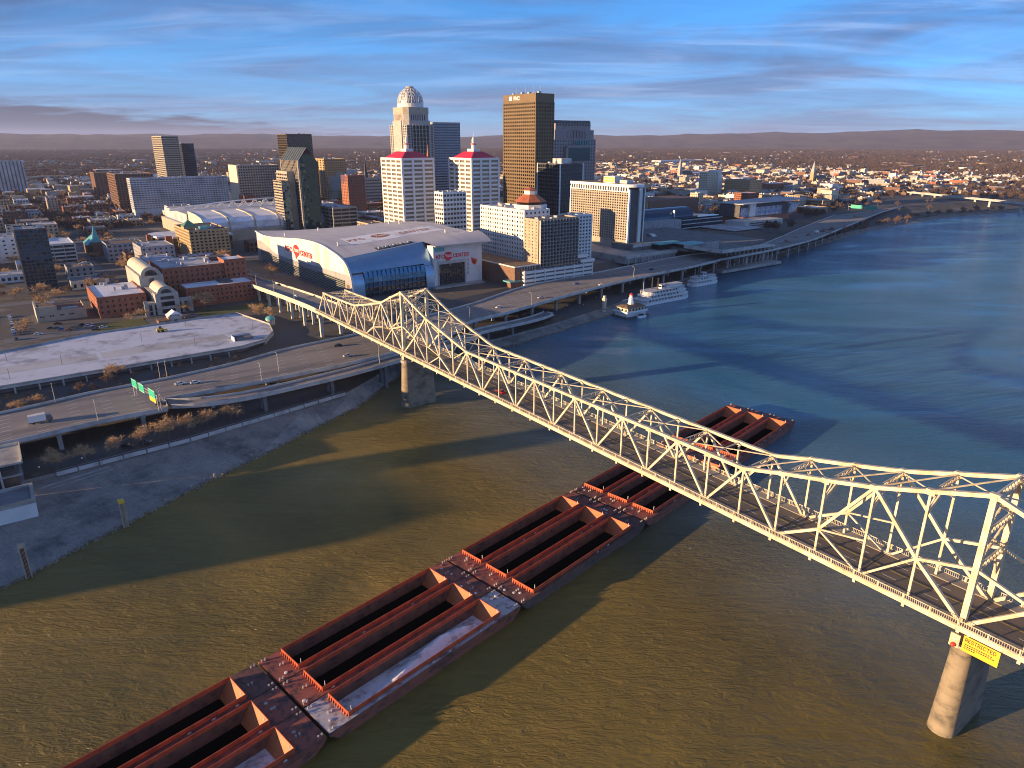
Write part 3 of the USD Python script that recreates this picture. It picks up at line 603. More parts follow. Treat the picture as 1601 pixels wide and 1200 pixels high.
hw2, hw2f = ribbon('elevated_highway', 'elevated highway curving away along the river bank on the right', 'highway', [(405.5, -284, -249), (480, -280, -255), (600, -316, -279), (671, -343, -300), (881, -414, -363.5), (1020, -458, -405), (1297, -519, -468), (1360, -535, -500), (1450, -560, -540)], [14, 13.6, 12, 11.2, 11, 11, 11, 11, 11], lanes=7)
rp, rpf = ribbon('highway_ramp', 'narrow highway ramp running below the wide highway along the wharf', 'ramp', [(-97, -154.5, -145), (-68, -145.5, -137.5), (-22, -150, -141.5), (16, -158, -149), (69, -173, -164.5), (83, -185, -177), (135, -197, -188), (158, -210, -200)], [14, 13.4, 13.0, 12.8, 11.5, 10, 8, 6.5], 1.0, lanes=2)
ov = thing('highway_overpass', 'pale overpass on thick columns at the far right bank', 'overpass', (-400, 1345, 8))
OA, OB = np.array((-620., 1452., 17.)), np.array((-230., 1262., 17.)); od = (OB - OA) / np.linalg.norm(OB - OA); on = np.array((-od[1], od[0], 0))
MB().beam(OA, OB, 13, 1.6).build('deck', 'pale_concrete', ov); MB().beam(OA + (0, 0, .82), OB + (0, 0, .82), 11.6, .05).build('roadway', 'highway', ov)
for q in (-6.4, 6.4): MB().beam(OA + on * q + (0, 0, 1.3), OB + on * q + (0, 0, 1.3), .35, 1.0).build('parapet', 'pale_concrete', ov)
for k in range(13): c = OA + (OB - OA) * (k + .5) / 13; sub(ov, 'column', 'pale_concrete', (c[0] - 1.6, c[0] + 1.6, c[1] - 1.6, c[1] + 1.6, -3, 16.2))
def pier_row(t, f, ws_, cols, mt='concrete', cap=True):
    for w in ws_:
        a, b, z = f(w); zt = z - 1.35
        for c in cols:
            s = a + (b - a) * c; MB().box(s - .8, s + .8, w - .8, w + .8, ground_z(s, w) - 1, zt - 1.3).build('column', mt, t)
        if cap: MB().box(a + (b - a) * (min(cols) - .06), a + (b - a) * (max(cols) + .06), w - .95, w + .95, zt - 1.3, zt).build('cap_beam', mt, t)
pier_row(hw1, hw1f, [-168, -138, -108, -78, -48, -24, 32, 60, 90, 118, 146, 174, 202, 230, 258, 286, 314, 342, 370, 396], (.1, .5, .9))
pier_row(hw2, hw2f, list(range(420, 1400, 32)), (.12, .5, .9))
pier_row(rp, rpf, [-60, -27, 4, 34, 60, 90, 112], (.2, .8), 'dark_concrete')
# bridge approach over the streets
ap = thing('bridge_approach', 'approach viaduct carrying the road past the arena wall onto the truss bridge', 'viaduct', (-320, 6.5, 12))
AS = np.linspace(SA - .05, -470, 40); AZ = ZD - np.clip((-230 - AS) / 240, 0, 1) ** 1.3 * 13.5; AO = 8 * np.clip((-380 - AS) / 90, 0, 1) ** 2
L_, R_ = np.stack([AS, AO - 1.6, AZ], 1), np.stack([AS, AO + WT + 1.6, AZ], 1); dn = np.array((0, 0, 1.5))
MB().grid(np.stack([L_, R_], 1)).grid(np.stack([L_ - dn, L_], 1)).grid(np.stack([R_, R_ - dn], 1)).grid(np.stack([R_ - dn, L_ - dn], 1)).build('deck', 'highway', ap)
for q, sg in ((L_, 1), (R_, -1)):
    o = np.array((0, .4 * sg, 0)); MB().grid(np.stack([q - (0, .06 * sg, 1.6), q + (0, -.06 * sg, 1.2), q + o + (0, 0, 1.2), q + o], 1)).build('parapet', 'cream_wall', ap)
for s in range(-250, -460, -22):
    z = float(np.interp(s, AS[::-1], AZ[::-1])) - 1.5; o = float(np.interp(s, AS[::-1], AO[::-1]))
    if z < 14: continue
    for w in (1.0, WT / 2, WT - 1.0): sub(ap, 'column', 'cream_wall', (s - .7, s + .7, w + o - .7, w + o + .7, 5, z - 1.2))
    sub(ap, 'cap_beam', 'cream_wall', (s - .9, s + .9, o - .6, WT + o + .6, z - 1.2, z))
m = MB()
for s in np.arange(-450, SA - 5, 9.0):
    for w in (3.6, 9.4): z = float(np.interp(s, AS[::-1], AZ[::-1])); m.box(s, s + 3, w - .06, w + .06, z + .01, z + .03)
m.build('lane_line', 'lane_paint', ap, kind='stuff')

# lamp posts
def lamp_post(label, s, w, z, h, ds):
    t = thing('street_lamp', label, 'street lamp', (s, w, z), 'highway lamp posts')
    m = MB(); m.tube([(s, w, z - 1.2), (s, w, z + h * .92)], [.16, .09], 7); m.build('post', 'lamp_pole', t)
    m = MB(); m.tube([(s, w, z + h * .92), (s + ds * .5, w, z + h * .985), (s + ds * 1.8, w, z + h)], [.09, .075, .06], 6); m.build('arm', 'lamp_pole', t)
    MB().box(s + ds * 1.7, s + ds * 2.5, w - .18, w + .18, z + h - .12, z + h + .06).build('lamp_head', 'metal_grey', t)
    return t
LAMPS = [(-179.2, -135.8, 1, 'leftmost tall lamp post at the back edge of the highway'), (-143.2, -124.2, -1, 'lamp post at the front barrier of the highway, left of the green sign gantry'), (-184.4, -93.5, 1, 'left one of two lamp posts standing close together behind the highway'), (-184.6, -90.5, 1, 'right one of two lamp posts standing close together behind the highway'),
         (-164.7, -44.5, -1, 'lamp post in the highway median near the curved garage corner'), (-152.6, -56.5, -1, 'lamp post at the edge between highway and ramp'), (-150.6, 2.2, -1, 'lamp post on the ramp just left of the stone bridge pier'), (-191, 83.7, -1, 'lamp post on the highway just right of the bridge truss'), (-202, 140.5, -1, 'lamp post on the highway in front of the brown brick block'), (-232, 270, -1, 'lamp post at the highway edge above the moored riverboats')]
for s, w, d, lb in LAMPS: lamp_post(lb, s, w, HZ, 9.2, d)
for k, s in enumerate((-262, -300, -338, -376)):
    z = float(np.interp(s, AS[::-1], AZ[::-1])); t = lamp_post(f'{["nearest", "second", "third", "farthest"][k]} lamp post on the east parapet of the bridge approach', s, .0, z + 1, 7.5, 0); 
# overhead sign gantry
ga = thing('sign_gantry', 'overhead gantry with three green direction boards across the highway', 'gantry', (-155, -105, HZ))
GW = lambda s: -101.6 - 4.8 * (-141.5 - s) / 27.5
for s in (-168.8, -142.2):
    for o in (-.5, .5): MB().tube([(s, GW(s) + o, 13.5), (s, GW(s) + o, 21.2)], .16, 6).build('post', 'lamp_pole', ga)
m = MB()
for z in (19.6, 21.0):
    for o in (-.5, .5): m.beam((-169.4, GW(-169.4) + o, z), (-141.4, GW(-141.4) + o, z), .16)
for k in range(14):
    a, b = -169.4 + 2 * k, -167.4 + 2 * k
    for o in (-.5, .5): m.beam((a, GW(a) + o, 19.6 if k % 2 else 21), (b, GW(b) + o, 21 if k % 2 else 19.6), .09)
    m.beam((a, GW(a) - .5, 21), (a, GW(a) + .5, 21), .09)
m.build('truss', 'lamp_pole', ga)
for s0, s1, zb in ((-168.9, -163.0, 18.6), (-160.9, -154.9, 18.6), (-149.6, -143.0, 19.0)):
    c = MB(); wv = lambda s: GW(s) - .82
    c.hexa([(s0, wv(s0), zb), (s1, wv(s1), zb), (s1, wv(s1) + .12, zb), (s0, wv(s0) + .12, zb)], [(s0, wv(s0), zb + 3.6), (s1, wv(s1), zb + 3.6), (s1, wv(s1) + .12, zb + 3.6), (s0, wv(s0) + .12, zb + 3.6)]); bd = c.build('board', 'sign_green', ga)
    r = MB()
    for z in (zb + .12, zb + 3.36): r.hexa([(s0 + .1, wv(s0) - .03, z), (s1 - .1, wv(s1) - .03, z), (s1 - .1, wv(s1), z), (s0 + .1, wv(s0), z)], [(s0 + .1, wv(s0) - .03, z + .12), (s1 - .1, wv(s1) - .03, z + .12), (s1 - .1, wv(s1), z + .12), (s0 + .1, wv(s0), z + .12)])
    r.build('border', 'sign_white', bd)
c = MB(); c.hexa([(-149.6, GW(-149.6) - .82, 17.2), (-143, GW(-143) - .82, 17.2), (-143, GW(-143) - .7, 17.2), (-149.6, GW(-149.6) - .7, 17.2)], [(-149.6, GW(-149.6) - .82, 18.9), (-143, GW(-143) - .82, 18.9), (-143, GW(-143) - .7, 18.9), (-149.6, GW(-149.6) - .7, 18.9)]); c.build('exit_panel', 'sign_yellow', ga)
ga2 = thing('sign_gantry', 'distant green direction boards over the curving highway on the right', 'gantry', (-430, 1000, 11))
for s in (-452, -398): MB().tube([(s, 1000, 10), (s, 1000, 19)], .3, 6).build('post', 'lamp_pole', ga2)
sub(ga2, 'beam', 'lamp_pole', (-453, -397, 999.8, 1000.4, 17, 17.8))
for a in (-448, -424): sub(ga2, 'board', 'sign_green', (a, a + 19, 999.3, 999.7, 15, 20.5))

# ------------------------------------------------------------------ cars
CARM = {}
for nm, c in (('white', (.7, .7, .7)), ('black', (.03, .03, .035)), ('silver', (.45, .46, .48)), ('red', (.55, .02, .02)), ('blue', (.05, .12, .35)), ('dark grey', (.12, .12, .13))):
    k = 'car_paint_' + nm.replace(' ', '_'); CARM[nm] = k; mat(k, c, .25, .05, 1., spec=.6)
mat('car_glass', (.02, .025, .03), .08, .1, 1., spec=.8); mat('headlamp', (.8, .78, .7), .2, .05, 1.)
def car_at(label, s, w, z, colour, rot=90.0, kind='car'):
    """A vehicle with body, cabin, windows, wheels; local x is forward."""
    q = world(s, w); p = numbered('/World/' + ('parked_car' if kind == 'car' else kind)); x = UsdGeom.Xform.Define(stage, p)
    x.AddTranslateOp().Set((float(q[0]), float(q[1]), float(z))); x.AddRotateZOp().Set(ANG + rot); o = x.GetPrim(); props(o, label, 'truck' if kind == 'box_truck' else 'car', None)
    if kind == 'box_truck': PR, half = [('cargo_box', [(-4.2, .9), (1.6, .9), (1.6, 3.6), (-4.2, 3.6)], 1.2, 'white_panel'), ('cab', [(1.75, .6), (3.9, .6), (3.9, 1.6), (3.3, 2.7), (1.75, 2.8)], 1.1, CARM[colour]), ('chassis', [(-4.2, .5), (1.7, .5), (1.7, .88), (-4.2, .88)], .9, 'rubber'), ('windscreen', [(3.86, 1.7), (3.36, 2.6), (3.30, 2.6), (3.8, 1.66)], .95, 'car_glass')], 4
    else: PR, half = [('body', [(-2.25, .35), (2.25, .35), (2.3, .75), (1.3, .95), (-1.5, 1.0), (-2.25, .95)], .9, CARM[colour]), ('cabin', [(-1.75, .98), (1.05, .93), (.35, 1.42), (-1.15, 1.45)], .74, 'car_glass'), ('roof_panel', [(-1.2, 1.43), (.4, 1.40), (.3, 1.48), (-1.1, 1.5)], .72, CARM[colour])], 2.3
    def part(name, pr, h, mt, off=0):
        pg = Polygon(pr); e = trimesh.creation.extrude_polygon(pg, 2 * h, engine='earcut'); v = np.array(e.vertices); v = np.stack([v[:, 0], h - v[:, 2] + off, v[:, 1]], 1)
        usdkit.mesh(stage, numbered(f'{p}/{name}'), (v, np.array(e.faces)), LOOK[mt])
    for nme, pr, h, mt in PR: part(nme, pr, h, mt)
    ax = (-2.6, 2.7) if kind == 'box_truck' else (-1.4, 1.4)
    for a in ax:
        for sd_ in (-1, 1):
            c = trimesh.creation.cylinder(.45 if kind == 'box_truck' else .33, .24, sections=10); v = np.array(c.vertices); v = np.stack([v[:, 0] + a, v[:, 2] + sd_ * .82, v[:, 1] + .36], 1)
            usdkit.mesh(stage, numbered(f'{p}/wheel'), (v, np.array(c.faces)), LOOK['rubber'])
    if kind == 'car':
        for sd_ in (-.6, .6): part('headlight', [(2.2, .6), (2.31, .62), (2.28, .76), (2.18, .78)], .16, 'headlamp', sd_)
    return o
CARD = {}
def car(label, s, w, z, colour, rot=90.0, group=None):
    if colour not in CARD: CARD[colour] = car_at(label, s, w, z, colour, rot); o = CARD[colour]; props(o, group=group); return o
    src = CARD[colour]; q = world(s, w); p = numbered('/World/parked_car'); x = UsdGeom.Xform.Define(stage, p)
    x.AddTranslateOp().Set((float(q[0]), float(q[1]), float(z))); x.AddRotateZOp().Set(ANG + rot); o = x.GetPrim(); o.GetReferences().AddInternalReference(src.GetPath()); o.SetInstanceable(True); props(o, label, 'car', group)
    return o
car('bright red car driving on the bridge deck', -46.4, 3.4, ZD + .01, 'red', 180)
car('blue car on the bridge near the far tower', -95.6, 5.4, ZD + .01, 'blue', 180)
car('small white car on the bridge approach beside the arena', -268, 3.6, 26.9, 'white', 180)
car('black car near the arena on the bridge approach', -318, 9.4, 24.9, 'black', 0)
for s, w, c, lb in ((-172.3, -87.5, 'white', 'white car on the highway right of the sign gantry'), (-170, -81.5, 'white', 'second white car right of the sign gantry, just ahead of the first'), (-188.5, -4, 'black', 'dark car on the shaded side of the highway left of the bridge'), (-167.5, -7.5, 'silver', 'silver car on the sunlit lane left of the bridge'),
                    (-210.8, 119.9, 'white', 'pale car on the sunlit patch of highway right of the bridge'), (-217.6, 161.1, 'silver', 'silver car on the shaded highway in front of the white garage'), (-250, 310, 'black', 'black car on the highway above the riverboats'), (-260, 380, 'dark grey', 'dark car near the terrace on the highway'), (-236, 315, 'silver', 'car on the highway outer lane near the largest riverboat'), (-150.5, -100, 'dark grey', 'dark car in the outer lane beside the sign gantry'), (-196, 40, 'red', 'red car on the highway just below the bridge deck'), (-240, 215, 'blue', 'blue car on the highway before the hotel garage'), (-226, 228, 'white', 'white car on the highway edge before the hotel garage')):
    car(lb, s, w, HZ + .03, c, 90 if s > -180 else -90)
car_at('dark box truck on the highway at the left', -157, -142.3, HZ + .02, 'dark grey', 90, 'box_truck')
car_at('white box truck on the riverside highway at right', -317, 681, 11.2, 'white', 90, 'box_truck')
car('black car parked under the highway beside the wharf trees', -131.8, -117, 5.5, 'black', 60)
car('second dark car parked under the highway beside the wharf trees', -132.1, -110.5, 5.5, 'dark grey', 60)
for k, (s, w) in enumerate([(-384, -144.7), (-374, -144.7), (-363, -144.5), (-354, -144.5), (-344, -144.6), (-337, -144.5), (-330.9, -144.2), (-316.8, -143.9)]):
    car(f'parked car, {["farthest", "second", "third", "fourth", "fifth", "sixth", "seventh", "nearest"][k]} in the kerbside row on the left side street', s, w, 12.05, ['white', 'silver', 'white', 'dark grey', 'white', 'silver', 'blue', 'black'][k], 0)
for k, (s, w) in enumerate([(-322.6, -133), (-334, -125.5), (-332, -122.5), (-327, -120.5), (-344, -121.4), (-332.8, -109), (-330, -106), (-326, -107), (-321.5, -103.9), (-314.1, -104.4), (-318, -100)]):
    car(f'{["white", "black", "dark grey", "blue", "black", "black", "blue", "silver", "dark grey", "black", "white"][k]} {["leftmost", "second", "third", "fourth", "fifth", "sixth", "seventh", "eighth", "ninth", "tenth", "rightmost"][k]} car in the lot before the tan building', s, w, 12.05, ["white", "black", "dark grey", "blue", "black", "black", "blue", "silver", "dark grey", "black", "white"][k], 75)

# ------------------------------------------------------------------ the arena
ar = thing('arena', 'large arena with a wave shaped grey roof and a blue metal barrel front', 'arena', (-420, 110, 4))
PS_ = np.array([-545, -528, -511, -493, -478, -462, -446, -429, -407, -385, -370, -358, -348, -339, -330, -322, -317, -312.5, -308.5, -305.4, -303.3, -302.2, -301.8, -301.6]); PZ = np.array([44.5, 41.5, 39.2, 38.0, 38.3, 39.3, 40.6, 42.0, 44.0, 45.2, 45.5, 45.2, 44.4, 43.1, 41.8, 40.3, 38.9, 37.1, 34.4, 30.7, 27, 23, 16, 4])
from scipy.interpolate import PchipInterpolator
prof = PchipInterpolator(PS_, PZ); TIL = .06
AE, AM, AW = 57.0, 124.0, 168.0
sg_ = np.concatenate([np.linspace(-516, -318, 44), np.linspace(-316, -305, 12), [-304, -303, -302.5, -302.2, -302, -301.8, -301.6]])
def arf(s, w):
    p = float(prof(min(s, -301.6))); f = float(np.clip((-302 - s) / 16, 0, 1)); q = min(s, -318.0)
    lift = max(0.0, 44.4 - .9 * ((q + 348) / 30) ** 2 - float(prof(q))) * (w - AE) / 109 if q > -348 else 0.0
    return p + (TIL * (w - AE) + lift) * f
sr = [s for s in sg_ if s <= -318]
G = lambda ss, w0, w1, up=0, n=8: np.array([[(s, w, arf(s, w) + up) for w in np.linspace(w0, w1, n)] for s in ss])
def west_z(s): return arf(-318, 124) + TIL * 30 + (s + 318) * -.11
sb_ = lambda w: -516 + .62 * (w - AE)
RG = np.array([[(sb_(w) + (-318 - sb_(w)) * q, w, arf(sb_(w) + (-318 - sb_(w)) * q, w)) for w in np.linspace(AE, AW, 14)] for q in np.linspace(0, 1, 48)])
MB().grid(np.array([[(sb_(w), w, 20), (sb_(w), w, arf(sb_(w), w) - .05)] for w in np.linspace(AE, AW, 8)])).build('south_wall', 'white_panel', ar)
MB().grid(RG).grid(np.array([[(s, w, arf(-318, w) * (1 - q) + 44.5 * q) for w in np.linspace(AM, AW + 8, 4)] for s, q in ((-318, 0), (-312, .2), (-305, .55), (-299, 1))])).build('roof', 'arena_roof', ar, smooth=25)
ss = [s for s in sg_ if s >= -319]
# barrel front with its glazed band cut in: columns of panels
zl = [(z, s) for s, z in zip(ss, [arf(s, 90) for s in ss])]
bw0, bw1 = 66.0, 117.0
def barrel(s_list, w0, w1, up, n=6): return np.array([[(s + up, w, arf(s, w)) for w in np.linspace(w0, w1, n)] for s in s_list])
hi = [s for s in ss if prof(s) > 29.5]; lo = [s for s in ss if prof(s) <= 31]
MB().grid(barrel(ss, AE, bw0, 0, 3)).grid(barrel(ss, bw1, AM, 0, 3)).grid(barrel(hi, bw0, bw1, 0, 8)).build('barrel_front', 'barrel_metal', ar, smooth=30)
MB().grid(np.array([[(-318, w, arf(-318, w) - d) for w in (AE, AM)] for d in (0, 3)])).build('barrel_lip', 'metal_grey', ar)
# glazing: rows of panes in a concave band
V = MB(); fr = MB()
for k in range(14):
    w0, w1 = bw0 + .4 + k * (bw1 - bw0 - .8) / 14, bw0 + .4 + (k + 1) * (bw1 - bw0 - .8) / 14
    for j, (za, zb_) in enumerate(((26.2, 30.6), (22.6, 26.0), (19.0, 22.4), (15.4, 18.8), (11.8, 15.2), (7, 11.6))):
        dx = -.8 if j > 1 else 0; t = rng.normal(0, .04)
        a = (-303.0 if j == 0 else -302.4) + dx
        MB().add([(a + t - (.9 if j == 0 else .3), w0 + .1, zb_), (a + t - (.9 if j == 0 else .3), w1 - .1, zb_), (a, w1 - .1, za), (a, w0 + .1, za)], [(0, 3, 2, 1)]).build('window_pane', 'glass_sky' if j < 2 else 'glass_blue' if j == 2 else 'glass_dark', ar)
    fr.box(-303.4, -302.2, w0 - .05, w0 + .05, 7, 30.6)
for z in (22.4, 26.0, 11.6, 15.2, 18.8): fr.box(-303.6, -302.1, bw0, bw1, z, z + .18)
fr.build('window_frame', 'barrel_metal', ar)
MB().box(-330, -304.2, AE + .8, AM, 4, 30).build('front_core', 'dark_wall', ar)
# east wall: pale panels above, louvred glass below
def wallpoly(ss, zlo, zhi): return [[(s, AE, zlo(s)), (s, AE, zhi(s))] for s in ss]
split = lambda s: float(np.interp(s, [-545, -500, -464, -435, -363, -309, -303], [33, 31.6, 25, 24.3, 26.9, 28.3, 28.6]))
e_s = [s for s in sg_ if s < -303.0]
k_ = 0; cuts = np.linspace(-513, -306, 24)
for a, b in zip(cuts[:-1], cuts[1:]):
    pts = np.linspace(a + .06, b - .06, 5); z1 = [arf(s, AE) - .7 for s in pts]; z0 = [split(s) for s in pts]
    if min(np.array(z1) - z0) < .4: continue
    m = MB(); m.grid(np.array([[(s, AE - .35, q) for s, q in zip(pts, z0)], [(s, AE - .35, q) for s, q in zip(pts, z1)]])); m.grid(np.array([[(s, AE, q) for s, q in zip(pts, z0)], [(s, AE - .35, q) for s, q in zip(pts, z0)]]))
    m.add([(a + .06, AE, z0[0]), (a + .06, AE - .35, z0[0]), (a + .06, AE - .35, z1[0]), (a + .06, AE, z1[0])], [(0, 1, 2, 3)])
    m.build('wall_panel', 'white_panel' if k_ not in (2, 3, 16, 18, 22) else 'cream_wall', ar); k_ += 1
m = MB(); G2 = np.array([[(s, AE - .02, 4), (s, AE - .02, arf(s, AE) - .1)] for s in sg_ if s < -301.7]); m.grid(G2[::-1]); m.build('east_wall', 'grey_wall', ar)
ed = np.array([[(s, AE - .9, arf(s, AE) + .25), (s, AE - .9, arf(s, AE) - .8), (s, AE + .4, arf(s, AE) - .8)] for s in sg_])
MB().grid(ed).grid(np.array([[(s, AE + .4, arf(s, AE) + .26), (s, AE - .9, arf(s, AE) + .25)] for s in sg_])).build('roof_edge', 'white_panel', ar)
fr = MB(); Gm = MB()
for j in range(11):
    z = 8 + j * 1.42
    for k in range(30):
        a, b = -508 + k * 6.4, -508 + (k + 1) * 6.4
        if z + 1.3 > split((a + b) / 2) - 3.2: continue
        t = rng.normal(0, .02); Gm.add([(a + .1, AE - .2, z), (b - .1, AE - .2, z), (b - .1, AE - .2 + t, z + 1.0), (a + .1, AE - .2 + t, z + 1.0)], [(0, 1, 2, 3)])
    fr.box(-510, -316, AE - .65, AE - .04, z + 1.02, z + 1.36)
fr.build('louvre', 'metal_grey', ar); Gm.build('window_panes', 'glass_green', ar, kind='stuff')
sub(ar, 'side_door', 'brick_brown', (-313, -308.5, AE - .3, AE - .03, 12, 21))
# flat north face on the west part
sub(ar, 'north_wall', 'white_panel', (-312, -303, AM + .3, AW + 1, 4, 43.6))
sub(ar, 'west_wall', 'white_panel', (-446, -303.1, AW - 1, AW - .1, 4, 38))
sub(ar, 'north_plinth', 'pale_concrete', (-302.9, -297, AM - 2, AW - 1, 2, 13)); sub(ar, 'plinth_cap', 'metal_grey', (-303, -296.7, AM - 2.1, AW - .8, 13, 13.5))
for a in (142, 153): sub(ar, 'plinth_window', 'glass_grey', (-297, -296.8, a, a + 3, 5, 9.5))
sub(ar, 'sign_band', 'teal_roof', (-302.9, -302.5, AM + .5, AM + 10, 39.6, 42.4))
fr, Gm = MB(), MB(); face(fr, Gm, 's', -303, AM + 5, AM + 28, 13.6, 29.5, 1, 10, 9, .86, .86, .4, .015); Gm.build('window_panes', 'glass_dark', ar, kind='stuff'); fr.build('window_frame', 'dark_wall', ar)
sub(ar, 'window_surround', 'metal_grey', (-303, -302.3, AM + 4, AM + 4.9, 13.6, 32), (-303, -302.3, AM + 28.1, AM + 29.4, 13.6, 32), (-303, -302.3, AM + 4.9, AM + 28.1, 29.6, 32))
MB().grid(np.array([[(s, AM + .02, 4), (s, AM + .02, arf(s, AM) - .2)] for s in ss + [-300.5]])).build('barrel_end', 'metal_grey', ar)
sub(ar, 'roof_overhang', 'metal_grey', (-308, -299.2, AM + .2, AW + 7.8, 43.6, 44.4))
# roof lettering panel, chimneys, roof plant
rz = lambda s, w: arf(s, w) + .12
def on_roof(name, mt, mesh2d, s0, w0):      # flat lettering laid on the curved roof: x to west, y to south
    v = np.array(mesh2d.vertices); V = np.array([(s0 - y, w0 + x, rz(s0 - y, w0 + x) + z) for x, y, z in v]); MB().add(V, mesh2d.faces).build(name, mt, ar)
MB().grid(np.array([[(s, w, rz(s, w) - .05) for w in np.linspace(76, 158, 12)] for s in np.linspace(-366, -341, 8)])).build('roof_banner', 'snow', ar)
def sub_text(t, h, d=.04): return meshkit.text_mesh(t, h, d, True).subdivide()
for tx, w0, st in (('KFC', 77, 1.0), ('CENTER', 122, .95)):
    tm_ = sub_text(tx, 6.0); tm_.apply_scale((st * .9, 1, 1)); on_roof('roof_lettering', 'brick_red', tm_, -350, w0)
c = trimesh.creation.cylinder(7, .05, sections=28); c.apply_transform(np.diag([1.1, .85, 1, 1])); c.apply_translation((106, 0, 0)); v = np.array(c.vertices); MB().add(np.array([(-355 - y, x, rz(-355 - y, x) + z + .02) for x, y, z in v]), c.faces).build('roof_emblem', 'brick_red', ar)
tm_ = sub_text('Yum!', 4.4, .05); tm_.apply_scale((.9, 1, 1)); on_roof('emblem_lettering', 'sign_white', tm_, -353.5, 101)
for s, w in ((-462, 66), (-405, 150), (-345, 66), (-330, 152), (-425, 150), (-470, 100)): z = arf(s, w); m = MB(); m.lathe((s, w, z), [(.55, 0), (.55, 1.9), (.8, 2.0), (.8, 2.5), (0, 2.5)], 10); m.build('roof_vent', 'white_fitting', ar)
m = MB()
for k in range(9):
    w = 88 + k * 3.1; s = -322 + (k % 2) * .5; m.box(s - 1, s + 1, w, w + 1.7, arf(s, w) - .3, arf(s, w) + 1.1)
m.build('roof_plant', 'metal_grey', ar); MB().grid(np.array([[(s, w, arf(s, w) + .12) for w in np.linspace(86, 117, 8)] for s in (-325, -322, -319)])).build('plant_well', 'dark_wall', ar)
# signs
def bubble(m, f, r): pass
sgn = thing('arena_sign', 'red lettered sign with a red balloon emblem on the pale east wall of the arena', 'sign', (-402, 56, 30))
for tx, s0 in (('KFC', -437.0), ('CENTER', -401.5)):
    m, L = wall_text(tx, 4.0, s0, AE - .45, 31.3, 1, .25, stretch=1.55 if tx == 'KFC' else 1.2); m.build('lettering', 'sign_red', sgn)
pg = Point(0, 0).buffer(4.6, 20).union(Polygon([(-2.6, -3), (2.4, -3.6), (-1.6, -7.4)]))
e = trimesh.creation.extrude_polygon(pg, .25, engine='earcut'); v = np.array(e.vertices); MB().add(np.stack([-410.2 + v[:, 0] * 1.55, AE - .45 - v[:, 2], 34.0 + v[:, 1] * 1.0], 1), e.faces).build('emblem', 'sign_red', sgn)
m, L = wall_text('Yum!', 3.0, -415.8, AE - .72, 32.8, 1, .06, stretch=1.15); m.build('emblem_lettering', 'sign_white', sgn)
sgn = thing('arena_sign', 'red lettered sign with a red balloon emblem on the shaded north face of the arena', 'sign', (-303, 140, 34))
sub(sgn, 'backing', 'white_panel', (-302.95, -302.7, AM + 1.4, AM + 32.5, 33.4, 37.6))
for tx, w0, k_ in (('KFC', AM + 2.2, 1.0), ('CENTER', AM + 17.6, .94)):
    m, L = wall_text(tx, 2.9, -302.68, w0, 34.0, 1, .2, wdir=1, stretch=k_); m.build('lettering', 'sign_red', sgn)
v = np.array(e.vertices); MB().add(np.stack([-302.66 + v[:, 2], AM + 13.4 + v[:, 0] * .82, 35.6 + v[:, 1] * .66], 1), e.faces).build('emblem', 'sign_red', sgn)
m, L = wall_text('Yum!', 2.2, -302.4, AM + 10.3, 34.7, 1, .06, wdir=1, stretch=.95); m.build('emblem_lettering', 'sign_white', sgn)
cr = thing('wall_emblem', 'red and black bird head emblem on the north face of the arena', 'emblem', (-303, 161, 30))
def flat(poly, s, w, z, k, mt, name, par, d=.15):
    x = trimesh.creation.extrude_polygon(Polygon(poly), d, engine='earcut'); v = np.array(x.vertices); MB().add(np.stack([s + v[:, 2], w + v[:, 0] * k, z + v[:, 1] * k], 1), x.faces).build(name, mt, par)
flat([(-2, 2.9), (.2, 1.6), (2.4, 1.2), (3.2, -.3), (2.6, -1.6), (1.0, -2.8), (-.6, -2.4), (-1.7, -.4)], -302.95, AM + 37, 29.5, 1.1, 'sign_red', 'head', cr)
flat([(-.2, .3), (1.6, .5), (2.2, -.7), (1.0, -1.6), (-.4, -1.2)], -302.78, AM + 37, 29.5, 1.1, 'sign_black', 'face_mask', cr)
flat([(.9, .1), (2.5, -.2), (3.3, -1.0), (1.6, -1.1)], -302.6, AM + 37, 29.5, 1.1, 'sign_yellow', 'beak', cr)
m = MB()
for k, tx in enumerate('2020'): a, L = wall_text(tx, 2.2, -302.9, AM + 30.6, 29.6 - k * 3.4, 1, .1, wdir=1); m.add(*a.arrays())
ob = m.build('wall_numerals', 'grey_wall', ar)
occupy(-548, -280, 50, 172, 2)

# ------------------------------------------------------------------ snowy plaza over the garage
pz = thing('parking_plaza', 'long flat snow covered plaza roof above a riverside parking garage', 'parking garage', (-250, -120, 8))
poly = [(-215, -330), (-217, -105), (-218, -46), (-224, -32), (-240, -22), (-258, -18), (-300, -26), (-297, -110), (-280, -165), (-272, -330)]
MB().prism(poly, 13.1, 13.85).build('slab', 'pale_concrete', pz)
MB().prism(Polygon(poly).buffer(-.8), 13.85, 13.98).build('snow_cover', 'snow_worn', pz)
MB().prism(Polygon(poly).buffer(-2.2), 6, 13.1).build('garage_wall', 'dark_concrete', pz)
ring = Polygon(poly); m = MB(); m.prism(Polygon(ring.exterior.coords, [ring.buffer(-.35).exterior.coords]), 13.85, 14.9); m.build('parapet', 'concrete', pz)
for w in np.arange(-320, -50, 9.5): sub(pz, 'buttress', 'concrete', (-216.6, -215.4, w - .35, w + .35, 6, 13.1))
sub(pz, 'garage_sill', 'concrete', (-217.2, -215.6, -328, -47, 8.2, 10.2))
m = MB(); m.prism([(-224, -31.9), (-240, -21.9), (-258, -17.9), (-258, -19), (-240, -23), (-225, -33)], 6, 13.8); m.build('corner_wall', 'concrete', pz)
for a, b in ((-110, -47), (-185, -112), (-260, -187)):
    sub(pz, 'swept_lane', 'roof_pale', (-252, -239, a, b, 13.985, 14.0))
